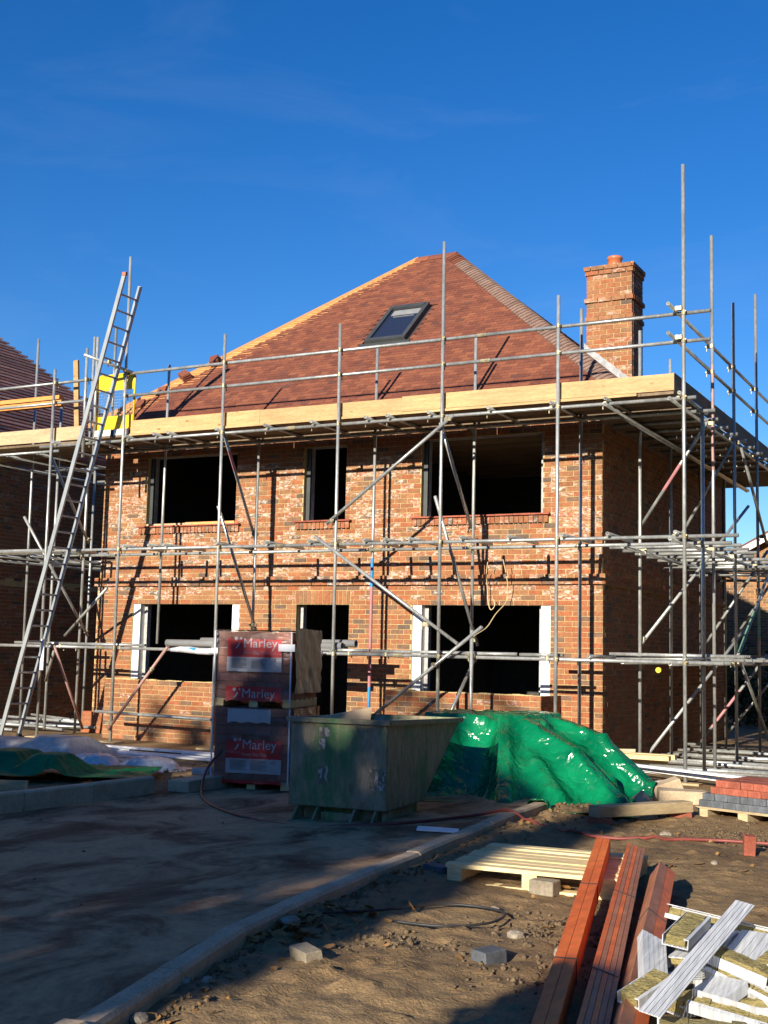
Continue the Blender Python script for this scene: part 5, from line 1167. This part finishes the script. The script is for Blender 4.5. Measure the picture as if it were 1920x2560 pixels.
for k, (xa, ya, xb, yb, z) in enumerate(((.30, -1.05, 2.65, -2.15, .02), (.55, -1.02, 2.75, -1.98, -.03), (.95, -1.15, 3.2, -2.0, -.06), (1.3, -1.05, 3.4, -1.75, -.02), (1.5, -1.3, 3.4, -2.1, -.09))):
    d = Vector((xb - xa, yb - ya, 0)); q = MB(); q.box(0, d.length, -.05, .05, 0, .028, mat=Matrix.Translation((xa, ya, z)) @ Matrix.Rotation(math.atan2(d.y, d.x), 4, 'Z') @ Matrix.Rotation(random.uniform(-.02, .02), 4, 'Y'))
    q.obj('white_trim_board', M['white'], None, label='%s long white trim board lying in front of the tube stack' % ('topmost', 'second', 'middle', 'fourth', 'lowest')[k], cat='board', group='white trim boards on the ground at the right')
for k, (xa, y, z) in enumerate(((-.25, -.62, .05), (-.2, -.50, .06), (-.35, -.36, -.02))):
    q = MB(); q.box(xa, xa + 1.35, y, y + .10, z, z + .06, jit=.003); q.obj('timber_length', M['palletwood'], None, label='%s pale timber length by the foot of the right house corner' % ('front', 'upper', 'lower back')[k], cat='timber')
q = MB(); q.box(-.12, .26, -.16, .16, 0, .10, mat=Matrix.Translation((.28, -.28, .02)) @ Matrix.Rotation(.3, 4, 'Z') @ Matrix.Rotation(-.2, 4, 'X'), jit=.01); q.obj('cardboard_box', M['cardboard'], None, label='flattened brown cardboard box at the foot of the house corner', cat='box')
lb_ = ['nearest', 'second', 'third', 'fourth', 'fifth', 'sixth', 'seventh', 'eighth', 'ninth', 'tenth', 'eleventh', 'twelfth', 'thirteenth', 'fourteenth']
for k in range(14):
    y = -.45 + k * .40; xa = .35 + random.uniform(-.15, .25) - .02 * k; L = random.uniform(1.9, 2.8); z = G + .03 + (.06 if k % 3 == 0 else .01)
    q = MB(); q.tube((xa, y, z), (xa + L, y + random.uniform(-.12, .12), z + random.uniform(-.01, .03))); o = q.obj('loose_tube', M['galv'], None, label='%s loose scaffold tube on the ground beside the house, counted from the front' % lb_[k], cat='tube', group='loose scaffold tubes beside the house')
    for p in o.data.polygons: p.use_smooth = len(p.vertices) == 4
for k in range(9):
    y = -.9 - .0 + k * .28; xa = -12 + random.uniform(-.2, .4); q = MB(); q.tube((xa, y, G + .05 + .05 * (k % 3)), (xa + random.uniform(1.8, 2.7), y + random.uniform(-.1, .1), G + .05 + .05 * (k % 2))); o = q.obj('loose_tube', M['galv'], None, label='%s loose scaffold tube in the stack below the ladder, counted from the front' % lb_[k], cat='tube', group='loose scaffold tubes below the ladder')
    for p in o.data.polygons: p.use_smooth = len(p.vertices) == 4
for k, (xa, xb, y, z) in enumerate(((-11, -6.1, -2.75, G + .03), (-9.2, -4.2, -2.62, G + .05), (-6.3, -2.6, -2.9, G + .02), (-6.6, -2.8, -3.1, G + .015), (-5.2, -2.4, -2.72, G + .04))):
    q = MB(); q.box(xa, xb, y, y + .11, z, z + .03, jit=.006); q.obj('white_trim_board', M['white'], None, label='long white trim board in front of the left bay, %s' % ('at the far left', 'behind the others', 'in the middle', 'nearest the camera', 'at the right end')[k], cat='board', group='white trim boards in front of the left bay')
# left foreground bits: loose kerb stones, small box, cardboard, white tub
lump('loose_kerb_stone', -2.70, -5.62, G - .01, .26, .9, .14, (0, 0, .06), 'kerb', 'long concrete kerb stone lying loose at the end of the left kerb', 'kerb stone', jit=.004)
lump('loose_kerb_stone', -2.78, -4.7, G, .2, .8, .15, (0, 0, -.9), 'kerb', 'concrete kerb stone lying behind the other beside the tile packs', 'kerb stone', jit=.004)
lump('concrete_brick', -2.86, -5.42, G + .135, .21, .10, .065, (0, 0, .3), 'block', 'grey concrete brick sitting on the loose kerb stone', 'brick')
q = MB(); q.add([(-2.90, -5.10, G + .02), (-2.58, -5.32, G + .03), (-2.60, -5.15, G + .25), (-2.85, -4.95, G + .22), (-2.90, -5.08, G + .015), (-2.58, -5.30, G + .025), (-2.60, -5.13, G + .245), (-2.85, -4.93, G + .215)], [(0, 1, 2, 3), (7, 6, 5, 4), (0, 4, 5, 1), (1, 5, 6, 2), (2, 6, 7, 3), (3, 7, 4, 0)]); q.obj('plasterboard_offcut', M['cardboard'], None, label='pale sheet offcut leaning against the left side of the tile packs', cat='board')
q = MB(); q.tube((-3.42, -3.35, G), (-3.42, -3.35, .16), .12, 18, hollow=False, r2=.14); q.tube((-3.42, -3.35, .1605), (-3.42, -3.35, .19), .145, 18, hollow=False); q.obj('white_tub', M['white'], None, smooth=False, label='white plastic tub with lid left of the tile packs', cat='tub')
q = MB(); q.box(0, .5, 0, .03, 0, .16, mat=Matrix.Translation((-4.05, -7.55, G)) @ Matrix.Rotation(.5, 4, 'Z')); q.box(0, .03, .03, .5, 0, .16, mat=Matrix.Translation((-4.05, -7.55, G)) @ Matrix.Rotation(.5, 4, 'Z')); q.obj('timber_tray', M['oldpine'], None, label='corner of a low timber tray at the left edge behind the kerb', cat='timber')

# ------------------------------------------------------------------ bricks and stones in the mud
lump('concrete_brick', 2.17, -11.33, G - .005, .10, .17, .09, (.06, -.10, 1.05), 'greybrick', 'tilted grey concrete brick half sunk in lit mud, left of two', 'brick', jit=.006)
lump('cored_brick', 2.93, -10.83, G, .10, .16, .075, (0, 0, -.35), 'bluebrick', 'blue-grey cored brick alone in lit mud left of the batten bundles', 'brick', jit=.004)
lump('concrete_brick', 2.53, -8.98, G, .17, .12, .095, (0, 0, -.1), 'greybrick', 'grey concrete block against the front edge of the pallet', 'brick', jit=.004)
lump('cored_brick', 1.66, -8.78, G, .19, .10, .075, (0, 0, -.35), 'bluebrick', 'dark cored brick in shade left of the pallet corner', 'brick', jit=.004)
lump('red_brick_stub', 3.33, -6.55, G - .01, .09, .08, .17, (.08, .05, .4), 'redbrick', 'red brick standing on end beside the hose at the right', 'brick', jit=.006)
lump('plaster_offcut', .98, -7.35, -.065, .34, .20, .012, (0, .03, .4), 'white', 'flat white offcut lying on the road against the kerb', 'board', jit=.004, bev=.002)
def rock(x, y, s, mat, label, name='stone', sq=.7, seed=0):
    bm = bmesh.new(); bmesh.ops.create_icosphere(bm, subdivisions=2, radius=s); r = np.random.default_rng(seed + 50)
    o3 = r.uniform(0, 50, 3)
    for v in bm.verts:
        n_ = float(fbm(np.array([v.co.x / s * 1.4 + o3[0]]), np.array([v.co.y / s * 1.4 + v.co.z / s + o3[1]]), seed, 3)[0]); v.co *= .72 + .55 * n_; v.co.z *= sq
    me = bpy.data.meshes.new(name); bm.to_mesh(me); bm.free(); me.materials.append(M[mat]); o = place(name, me, None, (x, y, gz(x, y) + s * .22)); o.rotation_euler = (0, 0, r.uniform(0, 6)); return tag(o, label, 'stone') if label else o
for k, (x, y, s, lb) in enumerate(((1.70, -10.75, .06, 'pale stone among leaves beside the kerb'), (1.62, -11.1, .045, 'brown stone next to the pale stone at the kerb'), (1.93, -12.0, .035, 'small pale stone at the foot of the kerb, lower left'), (2.02, -11.95, .028, 'tiny stone right of the small pale stone at the kerb foot'), (2.12, -12.55, .04, 'lone stone at the kerb foot near the bottom edge'), (2.50, -5.95, .055, 'round brown stone in front of the timber baulk'), (2.44, -9.6, .035, 'pale stone in lit mud below the pallet'), (3.2, -7.15, .03, 'small pale stone right of the batten bundles'), (1.36, -10.6, .03, 'small stone lying on the road in shade'), (2.8, -10.15, .05, 'orange-brown stone among clods left of the bundles'), (3.24, -10.55, .07, 'grey lump of rubble at the foot of the batten bundles'))): rock(x, y, s, 'stone', lb, seed=k)
# clods and leaf litter (uncountable)
q = MB(); cl = np.random.default_rng(4); ico = None
def clods(nc, fn, smin, smax):
    for _ in range(nc):
        x, y = fn(); s = smin + (smax - smin) * cl.random() ** 2.5
        if x < kerb_x(y) + .16: continue
        z = gz(x, y); s *= .75; R = Matrix.Rotation(cl.random() * 6, 4, 'Z') @ Matrix.Rotation(cl.random() * 3, 4, 'X'); vs = [(1, 0, 0), (-1, 0, 0), (0, 1, 0), (0, -1, 0), (0, 0, 1), (0, 0, -1)]
        vs = [tuple(Vector((x, y, z + s * .2)) + (R @ Vector(v)) * s * cl.uniform(.45, 1.3)) for v in vs]
        q.add(vs, [(0, 2, 4), (2, 1, 4), (1, 3, 4), (3, 0, 4), (2, 0, 5), (1, 2, 5), (3, 1, 5), (0, 3, 5)])
clods(420, lambda: (cl.normal(2.95, .22), cl.normal(-9.95, .22)), .004, .036); clods(260, lambda: (cl.normal(2.35, .25), cl.normal(-10.75, .14)), .004, .034); clods(160, lambda: (cl.normal(3.2, .2), cl.normal(-11.0, .2)), .004, .03); clods(900, lambda: (cl.uniform(1.4, 4.6), cl.uniform(-12.6, -5)), .003, .010)
clods(420, lambda: (lambda y_: (float(kerb_x(y_)) + .2 + abs(cl.normal(0, .07)), y_))(cl.uniform(-12.8, -8.5)), .005, .03)
clods(500, lambda: (cl.normal(3.0, .3), cl.normal(-5.5, .25)), .006, .03); clods(600, lambda: (cl.uniform(.9, 3.5), cl.uniform(-6.2, -2.4)), .008, .04)
q.obj('mud_clods', M['clod'], None, kind='stuff', smooth=True, fix=False, label='clods of dried mud over the ground', cat='mud')
def leaf_geom(q, x, y, z, s, r):
    a = r.random() * 6.28; t1_, t2_ = r.normal(0, .35, 2); R = Matrix.Translation((x, y, z)) @ Matrix.Rotation(a, 4, 'Z') @ Matrix.Rotation(t1_, 4, 'X') @ Matrix.Rotation(t2_, 4, 'Y'); c = r.uniform(.1, .4)
    vs = [(-1, 0, c), (-.4, .55, c * .3), (.3, .62, c * .5), (1, .1, c * .9), (.35, -.5, c * .4), (-.5, -.55, c * .5), (0, 0, 0)]
    q.add([tuple(R @ (Vector(v) * s)) for v in vs], [(6, 0, 1), (6, 1, 2), (6, 2, 3), (6, 3, 4), (6, 4, 5), (6, 5, 0)])
q = MB(); lr = np.random.default_rng(9)
for _ in range(230):
    y = lr.uniform(-12.8, -4.6); x = kerb_x(y) + .17 + abs(lr.normal(0, .16)); leaf_geom(q, float(x), y, gz(float(x), y) + .008, lr.uniform(.012, .032), lr)
for _ in range(150): x, y = lr.normal(1.72, .12), lr.normal(-10.75, .3); leaf_geom(q, x, y, gz(x, y) + .012, lr.uniform(.02, .05), lr)
for _ in range(70):
    x, y = lr.uniform(1.7, 4.4), lr.uniform(-12.6, -5.2)
    if x > kerb_x(y) + .2: leaf_geom(q, x, y, gz(x, y) + .01, lr.uniform(.01, .035), lr)
for _ in range(120): x, y = lr.uniform(-4.4, -2.95), lr.uniform(-6.4, -3.2); leaf_geom(q, x, y, gz(x, y) + .01, lr.uniform(.02, .05), lr)
for _ in range(60): x, y = lr.uniform(-2.6, 1.2), lr.uniform(-12, -5); leaf_geom(q, x, y, -.085 if x > 0 else -.12, lr.uniform(.008, .022), lr)
q.obj('leaf_litter', M['leaf'], None, kind='stuff', fix=False, label='dead leaves blown along the kerb', cat='leaves')
for k, (x, y, s, lb) in enumerate(((1.52, -11.0, .06, 'large tan leaf upright beside the kerb'), (2.62, -8.86, .06, 'curled orange leaf beside the block at the pallet'), (3.15, -7.4, .05, 'lone leaf on the lit mud right of the bundles'), (3.22, -6.9, .05, 'pale leaf near the upright brick stub'), (2.92, -9.95, .045, 'orange leaf left of the batten bundles'), (2.05, -9.95, .05, 'rust-coloured leaf in shade left of the curled hose'))):
    q = MB(); leaf_geom(q, x, y, gz(x, y) + .03, s, lr); q.obj('fallen_leaf', M['leaf'], None, fix=False, label=lb, cat='leaf')

# ------------------------------------------------------------------ heap of white plastic cavity closers with mineral wool
def closer(x, y, z, L, w, rz, rx, ry_, label, wool=.0, flip=False, lip=True):
    R = Matrix.Translation((x, y, z)) @ Matrix.Rotation(rz, 4, 'Z') @ Matrix.Rotation(ry_, 4, 'Y') @ Matrix.Rotation(rx, 4, 'X')
    o = empty('cavity_closer', (x, y, z), label, 'plastic offcut', 'white plastic cavity closer offcuts')
    q = MB(); n_ = 9
    for i in range(n_): a, b = -w / 2 + i * w / n_, -w / 2 + (i + 1) * w / n_; q.box(0, L, a + .0006, b - .0006, 0, .004 + (.0018 if i % 2 else 0), mat=R)
    if lip:
        s = -1 if flip else 1
        q.box(0, L, -w / 2 - .004, -w / 2, -.0 if s > 0 else -.045, .045 if s > 0 else .004, mat=R); q.box(0, L, w / 2, w / 2 + .004, 0 if s > 0 else -.045, .045 if s > 0 else .004, mat=R)
        q.box(0, L, -w / 2, -w / 2 + .018, .041 if s > 0 else -.045, .045 if s > 0 else -.041, mat=R)
    q.obj('profile', M['pvcwhite'], o)
    if wool:
        q = MB(); n2 = 8; s = -1 if flip else 1
        for i in range(n2):
            a, b = L * .02 + L * .9 * i / n2, L * .02 + L * .9 * (i + 1) / n2; d1 = random.uniform(0, .004)
            q.box(a, b, -w / 2 + .012, w / 2 - .012 + d1, (.006 if s > 0 else -wool), (wool + random.uniform(-.005, .005) if s > 0 else -.001), mat=R, jit=.002)
        q.obj('wool_strip', M['wool'], o)
H_ = [(4.03, -11.83, .02, 1.15, .09, 1.45, .15, -.22, 'long ribbed white strip lying diagonally on top of the offcut heap', 0, False, False),
 (3.74, -10.42, .13, .62, .06, -.43, 1.25, .01, 'long white channel along the far side of the offcut heap', .03, False, True),
 (3.95, -11.15, .13, .36, .11, 1.53, .10, -.11, 'short channel filled with wool on top of the heap near the battens', .05, False, True),
 (3.98, -11.10, .075, .42, .16, 1.41, -.10, -.11, 'broad grey-white plate under the wool-filled channel', .03, True, True),
 (3.93, -11.38, .02, .38, .11, 1.87, .50, -.32, 'ribbed plate standing at the left side of the offcut heap', .04, True, True),
 (3.87, -11.58, -.03, .27, .10, 1.25, .10, -.20, 'wool-filled channel slipping off the heap over the battens', .05, False, True),
 (4.20, -11.02, .08, .30, .165, 1.44, 0, -.23, 'grey-white plate with wool below on the right of the heap', .05, True, True),
 (4.09, -11.11, .04, .36, .06, -.28, .60, .25, 'white channel sloping down to the right edge of the picture', .025, False, True),
 (4.14, -11.34, .0, .17, .155, 1.19, 0, -.24, 'short plate over wool in the middle of the lower heap', .05, True, True),
 (4.08, -11.42, -.03, .34, .09, .05, .40, .15, 'open white channel at the bottom edge of the heap', .025, False, True),
 (4.31, -11.06, .05, .20, .08, 1.3, 0, -.2, 'wool-topped offcut at the right edge, middle of the heap', .05, False, True),
 (4.31, -11.36, -.06, .18, .12, .72, 0, -.05, 'small wool block in plastic near the bottom right corner', .06, True, True),
 (4.36, -11.12, .02, .30, .13, 2.9, 0, -.2, 'wool slab below the sloping white channel', .06, False, True),
 (4.05, -10.72, .02, .45, .14, .35, -.1, .0, 'pale plate at the back of the heap behind the diagonal strip', .05, True, True),
 (3.95, -10.98, -.03, .40, .15, .75, 0, .0, 'dark shaded offcut in the middle under the diagonal strip', .06, True, True),
 (4.15, -11.22, -.09, .42, .16, .3, 0, 0, 'wool offcut below the right-hand plate', .07, False, True),
 (3.98, -11.34, -.10, .42, .15, 1.0, 0, 0, 'buried plate under the left of the heap', .06, False, True),
 (4.38, -10.85, .02, .40, .12, .4, 0, 0, 'plate running out of the picture at the right edge', .05, True, True),
 (3.80, -10.85, -.08, .36, .13, .6, 0, .0, 'flat white plate on the mud at the back left of the heap', 0, False, False),
 (4.12, -11.02, -.03, .40, .15, 1.8, 0, 0, 'wool-packed offcut bearing up the middle of the heap', .06, True, True),
 (4.0, -11.62, -.11, .50, .13, .25, 0, 0, 'lowest offcut at the front of the heap beside the battens', .06, False, True)]
for h_ in H_: closer(*h_)
lump('film_scrap', 3.80, -11.25, -.12, .10, .12, .10, (.3, .2, .5), 'hose', 'scrap of red packing between the battens and the heap', 'scrap', jit=.02)
